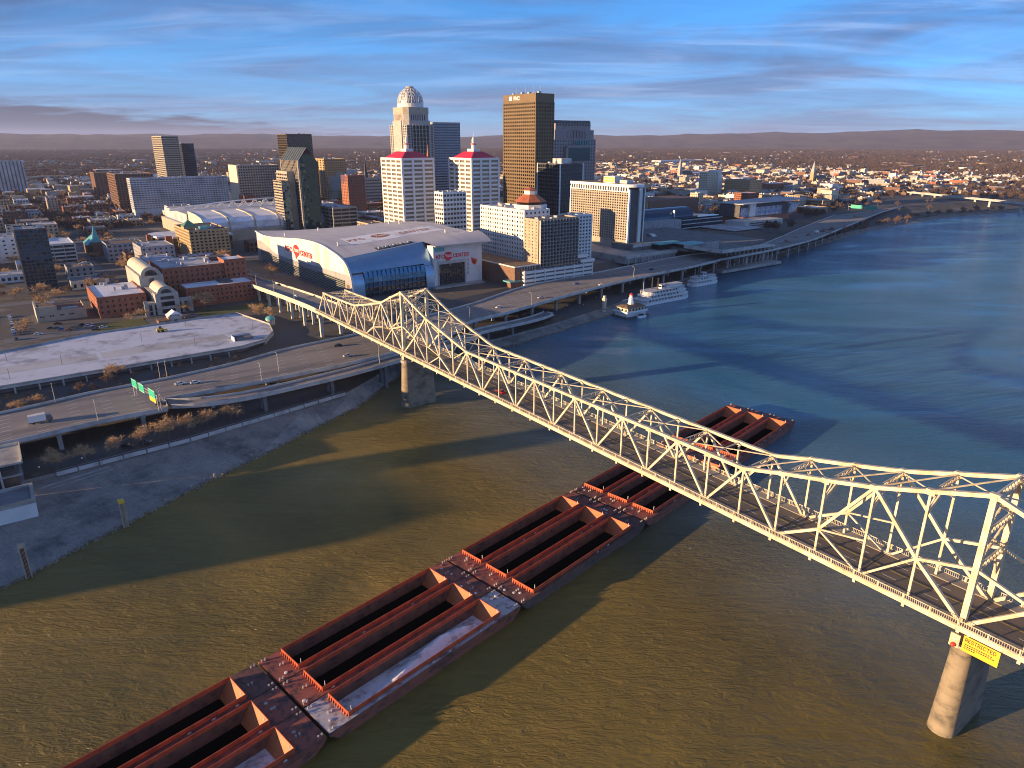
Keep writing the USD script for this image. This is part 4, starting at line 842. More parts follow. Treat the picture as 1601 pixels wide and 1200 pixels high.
sub(pz, 'stair_well', 'dark_concrete', (-238, -232, -45, -36, 13.9, 15.4)); sub(pz, 'stair_rail', 'snow', (-238.4, -238, -46, -36, 13.9, 16.4), (-238, -231.6, -46.4, -46, 13.9, 16.2))
pv = thing('plaza_kiosk', 'small gabled brick kiosk at the back edge of the snowy plaza', 'kiosk', (-303, -62, 13))
sub(pv, 'walls', 'brick_tan', (-309, -302, -66, -58, 12, 17)); sub(pv, 'side_wall', 'brick_brown', (-307, -300, -72, -66.1, 12, 15.5), (-307, -303, -57.9, -50, 12, 15))
MB().add([(-309.4, -66.4, 17), (-301.6, -66.4, 17), (-301.6, -57.6, 17), (-309.4, -57.6, 17), (-309.4, -62, 20), (-301.6, -62, 20)], [(0, 1, 5, 4), (2, 3, 4, 5), (1, 2, 5, 5), (3, 0, 4, 4)]).build('roof', 'snow', pv)
sub(pv, 'gable_wall', 'limestone', (-301.9, -301.6, -65, -59, 12.5, 18.2)); sub(pv, 'door', 'glass_dark', (-301.58, -301.5, -63, -61, 12.5, 15))
dm = thing('stair_pavilion', 'little blue domed pavilion on the rounded plaza corner', 'pavilion', (-266, -15, 13))
m = MB(); m.lathe((-266, -15, 12), [(2.6, 0), (2.6, 3.2)], 16); m.build('drum', 'cream_wall', dm); m = MB(); m.lathe((-266, -15, 15.2), [(3.1, 0), (2.8, 1.0), (2.0, 1.8), (.8, 2.3), (0, 2.4)], 16); m.build('dome', 'teal_roof', dm, smooth=True)
for k, (s, w) in enumerate(((-262, -150), (-240, -128), (-262, -88), (-236, -66), (-252, -30), (-228, -150), (-285, -60))):
    t = thing('plaza_lamp', ['slim dark lamp post on the plaza near its left end', 'slim dark lamp post standing in blue shadow on the plaza', 'slim dark lamp post at the middle of the snowy plaza', 'slim dark lamp post near the front right of the plaza', 'slim dark lamp post near the rounded plaza corner', 'slim dark lamp post near the front left plaza edge', 'slim dark lamp post before the gabled kiosk'][k], 'lamp post', (s, w, 14), 'lamp posts on the snowy plaza')
    MB().tube([(s, w, 14), (s, w, 19)], .09, 5).build('post', 'dark_wall', t); MB().box(s - .5, s + .5, w - .2, w + .2, 19, 19.2).build('lamp_head', 'metal_grey', t)
lv = thing('plaza_loader', 'yellow loader parked on the snowy plaza', 'loader', (-279, -74, 14))
sub(lv, 'body', 'sign_yellow', (-280, -278.4, -77, -73.4, 14.6, 16)); sub(lv, 'cab', 'car_glass', (-279.8, -278.6, -75.8, -74.4, 16, 17.2)); sub(lv, 'bucket', 'sign_yellow', (-280.2, -278.2, -72.4, -71.4, 14.1, 15.2)); sub(lv, 'arm', 'sign_yellow', (-279.4, -279, -73.4, -72.4, 14.8, 15.3))
for a, b in ((-280.2, -76.4), (-278.2, -76.4), (-280.2, -74), (-278.2, -74)): MB().lathe((a, b, 14), [(0, 0), (.7, .1), (.7, 1.2), (0, 1.3)], 10).build('wheel', 'rubber', lv)

# ------------------------------------------------------------------ red brick medical block with white vaulted centre
bk = thing('brick_office_block', 'red brick office block with snowy roofs and a white vaulted centre bay', 'building', (-380, -45, 12))
def brick(name, s, w, L, W, z1, n, e=None, zb=14.2, roof='snow', wf=.30, hf=.42):
    sub(bk, name, 'brick_red', (s - L, s, w, w + W, 11, z1))
    a, b = MB(), MB(); face(a, b, 's', s, w, w + W, zb, z1 - .8, 1, *n, wf, hf, .25)
    if e: face(a, b, 'w', w, s - L, s, zb, z1 - .8, -1, *e, wf, hf, .25)
    a.build('brick_facing', 'brick_red', bk)
    v, f = b.arrays(); q = v.reshape(-1, 4, 3)
    for c in q: MB().add(c, [(0, 1, 2, 3)]).build('window', 'glass_dark', bk)
    sub(bk, 'snow_roof', roof, (s - L + .5, s - .5, w + .5, w + W - .5, z1, z1 + .12))
    sub(bk, 'parapet', 'brick_red', (s - .5, s + .3, w - .3, w + W + .3, z1 - .01, z1 + .7), (s - L, s - .5, w - .3, w + .5, z1 - .01, z1 + .7), (s - L, s - .5, w + W - .5, w + W + .3, z1 - .01, z1 + .7))
brick('left_wing', -345, -98, 50, 28, 25, (8, 3), (8, 3)); brick('right_wing', -345, -45, 22, 46, 24.5, (15, 3)); brick('rear_wing', -378, -52, 46, 56, 34, (16, 5), zb=16, roof='roof_pale')
brick('stair_tower', -376.5, -10, 18, 15, 36.5, (4, 5), zb=16)
sub(bk, 'centre_tower', 'limestone', (-420, -366, -69, -54, 11, 33)); sub(bk, 'centre_body', 'limestone', (-366, -341, -67, -56, 11, 25.5))
sub(bk, 'centre_front', 'limestone', (-341, -334, -73, -45, 11, 20.5), (-340.9, -332.5, -66.5, -52.5, 11, 26))
for q_ in ((-333.9, -333, -73.5, -71.5, 11, 22), (-333.9, -333, -46.5, -44.5, 11, 22), (-333.9, -333.2, -69, -67.6, 11, 20), (-333.9, -333.2, -51.2, -49.8, 11, 20)): sub(bk, 'corner_pier', 'limestone', q_)
def vault(name, s0, s1, w, r, z, mt='cream_wall', k=14):
    a = np.linspace(0, math.pi, k); P = np.array([[(s0, w + r * math.cos(t), z + r * math.sin(t)), (s1, w + r * math.cos(t), z + r * math.sin(t))] for t in a]); MB().grid(P).build(name, mt, bk, smooth=40)
    for s in (s0, s1):
        m = MB(); m.add([(s, w + r * math.cos(t), z + r * math.sin(t)) for t in a], [(0, i, i + 1) for i in range(1, k - 1)]); m.build(name + '_end', 'limestone', bk)
    m = MB(); m.add([(s1 + .06, w + .72 * r * math.cos(t), z + .78 * r * math.sin(t) * .9 + .2) for t in a], [(0, i, i + 1) for i in range(1, k - 1)]); m.build('arched_window', 'glass_dark', bk)
    m = MB()
    for i in range(k - 1): m.hexa([(s1 - .3, w + r * math.cos(a[i]), z + r * math.sin(a[i])), (s1 + .5, w + r * math.cos(a[i]), z + r * math.sin(a[i])), (s1 + .5, w + r * math.cos(a[i + 1]), z + r * math.sin(a[i + 1])), (s1 - .3, w + r * math.cos(a[i + 1]), z + r * math.sin(a[i + 1]))], [(s1 - .3, w + (r + .8) * math.cos(a[i]), z + (r + .8) * math.sin(a[i])), (s1 + .5, w + (r + .8) * math.cos(a[i]), z + (r + .8) * math.sin(a[i])), (s1 + .5, w + (r + .8) * math.cos(a[i + 1]), z + (r + .8) * math.sin(a[i + 1])), (s1 - .3, w + (r + .8) * math.cos(a[i + 1]), z + (r + .8) * math.sin(a[i + 1]))])
    m.build('arch_rim', 'limestone', bk)
vault('upper_vault', -424, -366, -61.5, 5.6, 32.5); vault('lower_vault', -362, -333, -59.5, 4.9, 25)
for z0_, z1_ in ((22, 24), (17.6, 20.4), (13, 15.6)): sub(bk, 'centre_window', 'glass_dark', (-332.48, -332.3, -63.5, -55.5, z0_, z1_))
for a in (-69.8, -66.9, -51.6, -48.4):
    for z0_, z1_ in ((12.5, 14.5), (15.4, 19)): sub(bk, 'slot_window', 'glass_dark', (-333.98, -333.85, a - .9, a + .9, z0_, z1_))
sub(bk, 'tower_window', 'glass_grey', (-365.98, -365.8, -63, -60, 26, 31))
units(-410, -362, -95, -73, 25.1, 7).build('roof_units', 'metal_grey', bk); units(-420, -385, -48, 0, 34.1, 16).build('roof_units', 'roof_pale', bk)
sub(bk, 'roof_plant', 'dark_wall', (-366, -352, -20, -12, 24.6, 26), (-405, -396, -16, -4, 34.1, 37))
occupy(-430, -330, -100, 8, 3)
g = MB(); g.box(-330, -305, -104, -76, 12, 12.14); g.box(-331, -312, -44, 0, 12, 12.14); g.build('lawn', 'grass', kind='structure', label='strip of grass in front of the brick office block')
tn = thing('tan_stucco_building', 'low tan building with a stepped blank front wall and brown roof', 'building', (-365, -118, 12))
sub(tn, 'front_wall', 'tan_wall', (-357, -356, -131, -104, 11, 18.5), (-357, -356, -131, -119.6, 18.5, 21.5)); sub(tn, 'east_wall', 'limestone', (-384, -357.02, -131, -130, 11, 21)); sub(tn, 'body', 'brick_brown', (-384, -357.02, -129.98, -104.4, 11, 17.2), (-371, -357.02, -129.98, -119.8, 17.2, 20.6))
sub(tn, 'roof', 'roof_brown', (-383, -371.1, -129, -105.5, 17.2, 17.4), (-370.5, -357.6, -129, -120.4, 20.6, 20.8)); sub(tn, 'parapet', 'tan_wall', (-384.4, -383.8, -131, -104, 17.2, 18.4), (-383.8, -357.1, -104.39, -104, 17, 18.3))
for a in (-129, -127.6, -123.8, -122.4, -118, -116.8, -113, -111.6): sub(tn, 'window', 'glass_dark', (-355.98, -355.9, a - .45, a + .45, 15, 15.8))
sub(tn, 'roof_plant', 'metal_grey', (-363, -359.5, -117, -108, 17.2, 18.8), (-380, -376, -124, -119, 17.4, 20)); occupy(-388, -350, -134, -100)

# ------------------------------------------------------------------ downtown towers
tower('glass_apartment_tower', 'dark teal glass tower at the left edge with pale vertical strips', 'tower', -474, -129.5, 30, 19.5, 12, 57, 'dark_wall', 'glass_blue', (6, 16), (7, 16), .86, .8, 'roof_pale', zb=14, tilt=.012)
t = tower('red_roof_tower', 'white gridded office tower with red hip roof, left one beside the dome tower', 'tower', -487, 199, 44, 36, 12, 102, 'white_panel', 'glass_tan', (4, 21), (3, 21), .80, .55, zb=14, par=0, nu=0, dp=.9)
t2 = tower('red_roof_tower', 'white gridded office tower with red hip roof, right one beside the bronze tower', 'tower', -446, 255, 42, 33, 12, 102, 'white_panel', 'glass_tan', (4, 21), (3, 21), .80, .55, zb=14, par=0, nu=0, dp=.9)
for tt, s, w, L, W in ((t, -487, 199, 44, 36), (t2, -446, 255, 42, 33)):
    sub(tt, 'cornice', 'white_panel', (s - L - .8, s + .8, w - .8, w + W + .8, 102, 103.2)); a, b, c_, d = s - L + 3, s - 3, w + 2, w + W - 2; i = 9; z = 103.2
    MB().add([(a, c_, z), (b, c_, z), (b, d, z), (a, d, z), (a + i, c_ + i, z + 6), (b - i, c_ + i, z + 6), (b - i, d - i, z + 6), (a + i, d - i, z + 6)], MB.BF).build('hip_roof', 'red_roof', tt)
    cs, cw = (a + b) / 2, (c_ + d) / 2; sub(tt, 'lantern_base', 'white_panel', (cs - 6, cs + 6, cw - 4, cw + 4, z + 6, z + 8.5))
    m = MB(); m.lathe((cs, cw, z + 8.5), [(2.4, 0), (2.4, 4), (2.9, 4.1), (2.9, 5), (1.6, 5.2), (1.6, 8.2), (2.0, 8.3), (.9, 10.5), (.25, 12), (.1, 16), (0, 16)], 12); m.build('lantern', 'white_fitting', tt); m = MB(); m.lathe((cs, cw, z + 12.6), [(2.95, 0), (2.95, .6), (1.7, 1.6), (1.7, 0)], 12); m.build('lantern_roof', 'red_roof', tt)
pn = tower('bronze_office_tower', 'tall bronze gridded office tower with white letters at its top', 'tower', -525, 398.6, 64, 27, 12, 163, 'bronze_panel', 'glass_bronze', (16, 37), (7, 37), .62, .52, 'roof_dark', zb=12.5, par=0, dp=.8)
sub(pn, 'top_band', 'bronze_panel', (-589.4, -524.6, 398.2, 426, 163, 172)); sub(pn, 'roof_deck', 'roof_dark', (-587, -527, 400, 424, 172, 172.3)); units(-586, -528, 401, 423, 172.3, 8).build('roof_units', 'metal_grey', pn)
for s in (-580, -560, -545, -535): MB().tube([(s, 410 + (s % 7), 172), (s, 410 + (s % 7), 181)], .22, 5).build('antenna', 'metal_grey', pn)
m, L = wall_text('PNC', 4.2, -568, 398.1, 165.6, 1, .2); m.build('lettering', 'sign_white', pn); m = MB(); m.box(-577, -571.6, 397.8, 398.1, 165.4, 170); m.build('emblem', 'sign_white', pn)
hu = tower('stepped_granite_tower', 'grey granite tower with a rounded top and slotted crown, right of the bronze tower', 'tower', -640, 523, 40, 80, 12, 121, 'pink_granite', 'glass_teal', (8, 24), (16, 24), .45, .5, zb=14, par=0, nu=0)
sub(hu, 'upper_block', 'pink_granite', (-680, -641, 525, 600, 121, 134)); sub(hu, 'crown', 'pink_granite', (-679, -642, 527, 594, 134, 143))
a = np.linspace(0, math.pi / 2, 7); MB().grid(np.array([[(-646 + 4 * math.cos(t), w, 143 + 4 * math.sin(t)) for w in (526, 594)] for t in a] + [[(-679, w, 147) for w in (526, 594)]])).build('rounded_roof', 'dark_wall', hu); sub(hu, 'crown_core', 'pink_granite', (-678, -646, 527, 593.8, 143, 146.6))
for k in range(7): sub(hu, 'crown_slot', 'dark_wall', (-641.6, -641, 548 + k * 5.6, 550.4 + k * 5.6, 122, 133))
for k in range(12): sub(hu, 'cornice_slot', 'dark_wall', (-642.2, -641.6, 529 + k * 5.4, 531.6 + k * 5.4, 139.5, 142.6))
sub(hu, 'loggia', 'glass_teal', (-639.6, -638.9, 545, 592, 92, 110)); sub(hu, 'loggia_beam', 'pink_granite', (-639.5, -636, 545, 594, 110, 113), (-639.5, -636, 543, 547, 88, 110))
for k in range(9): sub(hu, 'balcony_fin', 'teal_roof', (-639, -637.4, 560 + k * 3.4, 561 + k * 3.4, 113, 120))
dk = tower('dark_glass_block', 'dark blue glass office block with white corner stripes below the granite tower', 'building', -445, 370, 39, 33, 12, 95, 'dark_wall', 'glass_dark', (9, 20), (8, 20), .9, .78, 'roof_pale', zb=13)
sub(dk, 'corner_stripe', 'sign_white', (-445.2, -444.2, 369.2, 370.4, 12, 96), (-445.2, -444.2, 402.6, 403.8, 12, 96), (-484.8, -483.8, 369.2, 370.4, 12, 96)); sub(dk, 'penthouse', 'pale_concrete', (-470, -455, 380, 395, 95.1, 101))
# dome tower
ae = tower('domed_tower', 'tall cream tower with stepped shoulders and an open ribbed dome', 'tower', -883, 421, 57, 48, 12, 143, 'limestone', 'glass_grey', (9, 33), (8, 33), .62, .62, zb=12, par=0, nu=0, dp=.6)
cs, cw = -905.0, 442.0 + 1.5
cs = -911.5; cw = 445
sub(ae, 'east_bay', 'limestone', (cs - 14, cs + 14, 418.6, 421, 12, 150)); sub(ae, 'north_bay', 'glass_teal', (-883, -880.8, cw - 15, cw + 15, 12, 143))
for k in range(6): sub(ae, 'bay_mullion', 'limestone', (-880.9, -880.2, cw - 15 + 6 * k - .5, cw - 15 + 6 * k + .5, 12, 145))
for k in range(22): sub(ae, 'bay_band', 'limestone', (-880.9, -880.4, cw - 14.4, cw + 14.4, 16 + k * 6, 16.6 + k * 6))
def oct_(r0, c=.30): return [(cs + sx_ * r0 * a_, cw + sy_ * r0 * b_) for sx_, sy_, a_, b_ in ((1, -1, 1, 1 - c), (1, 1, 1, 1 - c), (1, 1, 1 - c, 1), (-1, 1, 1 - c, 1), (-1, 1, 1, 1 - c), (-1, -1, 1, 1 - c), (-1, -1, 1 - c, 1), (1, -1, 1 - c, 1))]
for nme, r0, z0_, z1_, mt in (('shoulder', 25, 143, 150, 'limestone'), ('arcade', 23, 150, 160, 'limestone'), ('drum_base', 23.6, 160, 170, 'warm_stone')):
    MB().prism(Polygon(oct_(r0)), z0_, z1_).build(nme, mt, ae)
for k in range(7):
    q = -12 + k * 4; sub(ae, 'arcade_slot', 'dark_wall', (cs + 22.9, cs + 23.2, cw + q - .9, cw + q + .9, 144, 159)); sub(ae, 'arcade_slot', 'bronze_panel', (cs + q - .9, cs + q + .9, cw - 23.2, cw - 22.9, 144, 159))
m = MB(); m.lathe((cs, cw, 170), [(21, 0), (21, 6), (20, 6.2)], 28); m.build('drum', 'white_panel', ae)
m = MB(); m.lathe((cs, cw, 176), [(18.5 * math.cos(t), 22 * math.sin(t)) for t in np.linspace(0, 1.4, 9)], 24); m.build('dome_core', 'metal_grey', ae, smooth=True)
for k in range(16):
    a = 2 * math.pi * k / 16; m = MB(); m.tube([(cs + 20.5 * math.cos(t) * math.cos(a), cw + 20.5 * math.cos(t) * math.sin(a), 176 + 24 * math.sin(t)) for t in np.linspace(0, 1.35, 8)], .6, 5); m.build('dome_rib', 'white_panel', ae)
for t in (.25, .5, .75, 1.0):
    m = MB(); m.tube([(cs + 20.6 * math.cos(t) * math.cos(a), cw + 20.6 * math.cos(t) * math.sin(a), 176 + 24 * math.sin(t)) for a in np.linspace(0, 2 * math.pi, 33)], .42, 4); m.build('dome_ring', 'white_panel', ae)
for a0_ in range(8):      # arched lattice on the dome
    a = 2 * math.pi * (a0_ + .5) / 8; m = MB()
    for f in (.75, .45):
        P = []
        for q in np.linspace(-1, 1, 11): t = .08 + f * 1.0 * math.sqrt(max(0, 1 - q * q)); b = a + q * f * .5; P.append((cs + 20.9 * math.cos(t) * math.cos(b), cw + 20.9 * math.cos(t) * math.sin(b), 176 + 24.3 * math.sin(t)))
        m.tube(P, .5, 4)
    m.build('dome_arch', 'sign_white', ae)
m = MB(); m.lathe((cs, cw, 198), [(5.5, 0), (5.5, 2), (6.5, 2.2), (6.5, 3.6), (0, 4)], 12); m.build('dome_cap', 'warm_stone', ae)
tower('grey_office_tower', 'plain grey banded office tower just right of the domed tower', 'tower', -922, 493.5, 40, 52, 12, 147, 'grey_wall', 'glass_blue', (8, 32), (9, 32), .92, .45, zb=12, par=2, dp=.25)
tower('small_white_block', 'lower white office block squeezed between the two red roofed towers', 'building', -394, 189.5, 14.7, 24, 12, 75, 'white_panel', 'glass_dark', (4, 15), (7, 15), .75, .5, 'roof_pale', zb=14)
wh = tower('white_hotel_wing', 'white hotel block of small square windows behind the arena corner', 'hotel', -294, 205, 63, 26, 12, 66, 'white_panel', 'glass_dark', (18, 14), (6, 14), .42, .45, 'roof_pale', zb=16)
fb = tower('balcony_hotel_block', 'dark balconied hotel block with a tan end wall facing the highway', 'hotel', -269, 199.6, 18, 40, 20, 61, 'tan_wall', 'glass_dark', (4, 13), None, .25, .35, 'roof_brown', zb=28)
sub(fb, 'north_recess', 'dark_wall', (-269, -268.6, 200.5, 239, 24, 61)); m, m2 = MB(), MB()
for j in range(13):
    z = 25 + j * 2.75; m.box(-268.6, -266.6, 200.2, 239.5, z, z + .22); m2.box(-266.75, -266.6, 200.2, 239.5, z + .22, z + 1.15)
for k in range(13): m.box(-268.6, -266.4, 200.2 + k * 3.27 - .16, 200.2 + k * 3.27 + .16, 24, 61.2)
m.build('balcony_frame', 'limestone', fb); m2.build('balcony_rail', 'glass_grey', fb); a, b = MB(), MB(); face(a, b, 's', -268.55, 200.5, 239, 25, 61, 1, 12, 13, .55, .6, .1); b.build('windows', 'glass_dark', fb, kind='stuff')
tower('white_hotel_end', 'white hotel end block with blue shaded balconies beside the dark balconies', 'hotel', -279, 240, 14, 24, 20, 61, 'white_panel', 'glass_blue', None, (7, 14), .6, .5, 'roof_pale', zb=22, dp=1.0)
oc = thing('rooftop_pavilion', 'octagonal rooftop restaurant with a rust red stepped roof on the white hotel', 'pavilion', (-300, 222, 66)); cp = (-313, 226)
for k, (r, z0_, z1_, mt) in enumerate(((14, 66.2, 69.5, 'white_panel'), (11.5, 69.5, 72, 'glass_bronze'), (5.5, 77.5, 81, 'white_panel'))): m = MB(); m.lathe((*cp, 0), [(0, z0_), (r, z0_), (r, z1_), (0, z1_)], 8); m.build(['base', 'window_ring', 'lantern'][k], mt, oc)
for r0, r1, z0_, z1_ in ((13.5, 5.6, 72, 77.5), (6.8, 0, 81, 83.5)): m = MB(); m.lathe((*cp, 0), [(0, z0_ - .3), (r0, z0_ - .3), (r0, z0_), (r1, z1_)], 8); m.build('hip_roof', 'rust_roof', oc)
pg = thing('hotel_garage', 'white banded parking garage below the hotel, along the highway', 'parking garage', (-268, 222, 8))
for k in range(5): sub(pg, 'deck_band', 'white_panel', (-280, -264, 182, 254, 9 + k * 3.2 + (0 if k else -3), 10.9 + k * 3.2))
sub(pg, 'core', 'dark_concrete', (-279.5, -265.2, 182.5, 253.5, 5, 24.5)); sub(pg, 'upper_tier', 'white_panel', (-284, -266, 243, 258, 24.6, 27), (-284, -268, 240, 252, 28.4, 31)); sub(pg, 'upper_core', 'dark_concrete', (-283, -268.4, 241, 251, 24.5, 30))
for k in range(8): sub(pg, 'pier', 'white_panel', (-264.2, -263.6, 182 + k * 10.2, 182.8 + k * 10.2, 6, 24.6))
occupy(-345, -250, 180, 270)
bb = thing('brown_brick_block', 'windowless brown brick block between the arena and the hotel', 'building', (-300, 190, 8))
sub(bb, 'body', 'brick_brown', (-350, -268, 176, 199, 5, 27)); sub(bb, 'front_block', 'brick_brown', (-276, -268, 172, 175.8, 5, 16)); sub(bb, 'canopy', 'teal_roof', (-276, -266.5, 170, 181, 16.1, 17)); sub(bb, 'coping', 'white_panel', (-350.3, -267.6, 175.6, 199, 27, 27.8))
for k in range(6): sub(bb, 'pilaster', 'tan_wall', (-268, -267.4, 182 + k * 2.6, 183 + k * 2.6, 5, 26.9))
sub(bb, 'banner', 'sign_black', (-267.4, -267.2, 195, 198.6, 12, 24)); sub(bb, 'roof', 'roof_brown', (-349.5, -268.5, 176.5, 198.5, 27.82, 27.9)); occupy(-350, -262, 172, 200)
gh = tower('riverfront_hotel_tower', 'tall hotel tower with gold lit east wall, white edges and rounded crown near the river', 'hotel', -329.5, 360.6, 85, 20.4, 12, 73, 'warm_stone', 'glass_bronze', (26, 19), (5, 19), .62, .55, 'roof_brown', zb=26, par=0, nu=0, dp=1.0)
sub(gh, 'edge_fin', 'sign_white', (-329.9, -328.2, 359.2, 361.2, 22, 75), (-329.9, -328.2, 380.4, 381.6, 22, 75), (-415.2, -413.8, 359.2, 361.2, 22, 75)); sub(gh, 'north_spine', 'white_panel', (-329.4, -326.8, 372, 376, 24, 77)); sub(gh, 'north_dark', 'dark_wall', (-329.45, -328.4, 361.3, 371.9, 24, 75), (-329.45, -328.4, 376.1, 380.3, 24, 75))
sub(gh, 'crown_floor', 'dark_wall', (-414, -331, 361, 380.5, 73, 77)); m = MB()
for k in range(24): m.box(-414.6 + k * 3.6, -413.4 + k * 3.6, 359.6, 360.9, 73, 77)
m.build('crown_pier', 'sign_white', gh); sub(gh, 'crown_sill', 'sign_white', (-415, -330, 359.4, 381.5, 72.2, 73)); m = MB(); m.prism(Polygon([(-415, 359)] + [(-334 + 9 * math.sin(t), 370.5 - 11.5 * math.cos(t)) for t in np.linspace(0, math.pi, 12)] + [(-415, 382)]), 77, 79.6); m.build('crown_roof_slab', 'sign_white', gh); sub(gh, 'roof', 'roof_brown', (-414, -336, 360.5, 380.5, 79.61, 79.75))
sub(gh, 'sign_house', 'white_panel', (-372, -356, 366, 376, 79.7, 86)); m, L = wall_text('GALT HOUSE', 1.6, -371.5, 365.7, 82.2, 1, .1, stretch=.95); sub(gh, 'sign_board', 'sign_yellow', (-371.8, -356.4, 365.75, 365.95, 80.8, 85)); m.build('lettering', 'sign_white', gh); sub(gh, 'roof_plant', 'metal_grey', (-350, -340, 367, 376, 79.75, 83))
pd = thing('hotel_podium', 'stepped concrete terraces and teal canopy at the foot of the riverfront hotel', 'podium', (-320, 350, 12))
sub(pd, 'terrace', 'concrete', (-420, -296, 325, 395, 11, 18)); sub(pd, 'upper_terrace', 'dark_concrete', (-345, -316, 355, 392, 18, 24)); sub(pd, 'fascia', 'pale_concrete', (-296, -294.8, 325, 396, 15.8, 18.9), (-315.9, -315, 355, 392, 21.5, 24.4)); sub(pd, 'canopy', 'teal_roof', (-316, -304, 380, 412, 23, 24.2)); sub(pd, 'canopy_wall', 'glass_dark', (-315.5, -305, 381, 411, 18, 22.9))
for k in range(8): sub(pd, 'column', 'pale_concrete', (-295.6, -294.9, 328 + k * 9, 329 + k * 9, 8, 15.8))
for k in range(3):
    s, w = -378 + k * 2, 400 + k * 20; a = np.linspace(0, math.pi, 8); MB().grid(np.array([[(s + 6 * math.cos(t), w, 18 + 4.5 * math.sin(t)), (s + 6 * math.cos(t), w + 7, 18 + 4.5 * math.sin(t))] for t in a])).build('skylight', 'white_panel', pd)
occupy(-420, -296, 320, 470)
# black tower, pitched glass tower and the other mid towers
tower('black_glass_tower', 'black glass tower behind the pitched roof tower with roof antennas', 'tower', -1043, 282, 45, 43, 12, 129, 'bronze_panel', 'glass_dark', (12, 30), (12, 30), .9, .85, 'roof_pale', zb=12, nu=14, tilt=.01)
pt = thing('pitched_glass_tower', 'glass tower with a gabled glass top and stepped stone shoulders', 'tower', (-680, 164, 12)); s, w, L, W, zt = -651, 154, 57, 21, 98
sub(pt, 'walls', 'dark_wall', (s - L, s, w, w + W, 12, zt)); a, b = MB(), MB(); face(a, b, 's', s, w, w + W, 12, zt, 1, 9, 26, .96, .96, .12, .02); face(a, b, 'w', w, s - L, s, 12, zt, -1, 14, 26, .8, .75, .5, .01); a.build('facade_frame', 'dark_wall', pt); b.build('windows', 'glass_teal', pt, kind='stuff')
rd = (w + W / 2); MB().add([(s + .1, w, zt), (s + .1, w + W, zt), (s + .1, rd, zt + 14)], [(0, 1, 2)]).build('gable_glass', 'glass_teal', pt); MB().add([(s - L, w - .3, zt), (s + .3, w - .3, zt), (s + .3, rd, zt + 14.2), (s - L, rd, zt + 14.2)], [(0, 1, 2, 3)]).add([(s - L, w + W + .3, zt), (s + .3, w + W + .3, zt), (s + .3, rd, zt + 14.2), (s - L, rd, zt + 14.2)], [(0, 3, 2, 1)]).build('pitched_roof', 'glass_green', pt)
m = MB()
for k in range(9): x = s - L + k * L / 8; m.beam((x, w - .35, zt + .1), (x, rd, zt + 14.3), .5)
m.build('roof_rib', 'warm_stone', pt); m = MB()
for k in range(15): x = s - L + k * L / 14; m.box(x - .5, x + .5, w - .9, w - .3, 78, zt)
m.build('top_fin', 'warm_stone', pt); sub(pt, 'stone_edge', 'warm_stone', (s - .8, s + .9, w - 1.4, w + .6, 12, zt + .6), (s - L - .5, s - L + 1.5, w - 1.4, w + .4, 12, zt + .6))
sub(pt, 'shoulder', 'warm_stone', (s - L + 4, s - 16, w - 9, w - .5, 12, 86)); a, b = MB(), MB(); face(a, b, 'w', w - 9, s - L + 4, s - 16, 14, 84, -1, 6, 18, .8, .5, .4); b.build('windows', 'glass_bronze', pt, kind='stuff'); a.build('facade_frame', 'warm_stone', pt)
sub(pt, 'low_block', 'bronze_panel', (s - 40, s - 12, w - 18, w - 9.2, 12, 76)); a, b = MB(), MB(); face(a, b, 'w', w - 18, s - 40, s - 12, 14, 76, -1, 6, 20, .9, .5, .25); face(a, b, 's', s - 12, w - 18, w - 9.2, 14, 76, 1, 3, 20, .95, .95, .15, .02); b.build('windows', 'glass_blue', pt, kind='stuff'); a.build('facade_frame', 'tan_wall', pt); occupy(-710, -650, 134, 178)
tower('slim_brown_tower', 'slim brown tower of dotted windows right behind the pitched glass tower', 'tower', -700, 183, 14, 13, 12, 95, 'brick_brown', 'glass_grey', (3, 24), (4, 24), .45, .5, zb=14)
tower('tan_hotel_slab', 'long pale grey hotel slab with a ladder of windows, behind the curved hall roofs', 'hotel', -1002, 32, 26, 135, 12, 67, 'roof_pale', 'glass_grey', (4, 14), (34, 14), .72, .42, 'roof_pale', zb=24, tilt=.012)
tower('dark_hotel_slab', 'dark brown gridded hotel slab at the left of the pale hotel slab', 'hotel', -1094, 27, 77, 52, 12, 70, 'brick_brown', 'glass_dark', (9, 13), (12, 13), .62, .6, zb=20, dp=1.2)
tb = tower('blank_tan_wall_block', 'brown gridded block with a blank pale tan end wall', 'building', -1077, 206, 52, 69, 12, 80, 'warm_stone', 'glass_bronze', None, (17, 15), .62, .5, zb=16, back=False); sub(tb, 'blank_wall', 'cream_wall', (-1125, -1078, 204.4, 205.9, 22, 80.5))
tower('tall_balcony_tower', 'tall stone apartment tower of stacked balconies standing alone at left', 'tower', -1386, 158, 90, 28.7, 12, 127, 'warm_stone', 'glass_bronze', (12, 28), (7, 28), .85, .5, zb=12, dp=1.2)
tower('blue_glass_slab', 'narrow blue glass block just right of the tall balcony tower', 'tower', -1480, 212, 30, 24, 12, 113, 'dark_wall', 'glass_blue', (6, 24), (5, 24), .95, .8, zb=12)
gr = tower('tan_apartment_block', 'tan apartment block with a green pyramid roof at the arena corner', 'building', -561, 8, 62, 35.6, 12, 38, 'brick_tan', 'glass_dark', (14, 8), (9, 8), .55, .5, 'roof_dark', zb=14, nu=8)
sub(gr, 'pyramid_base', 'brick_tan', (-590, -578, 7.4, 19, 38, 41)); MB().add([(-590.6, 7, 41), (-577.4, 7, 41), (-577.4, 19.6, 41), (-590.6, 19.6, 41), (-584, 13.2, 47)], [(0, 1, 4, 4), (1, 2, 4, 4), (2, 3, 4, 4), (3, 0, 4, 4)]).build('pyramid_roof', 'green_roof', gr); sub(gr, 'penthouse', 'teal_roof', (-577, -568, 20, 28, 38.1, 41))
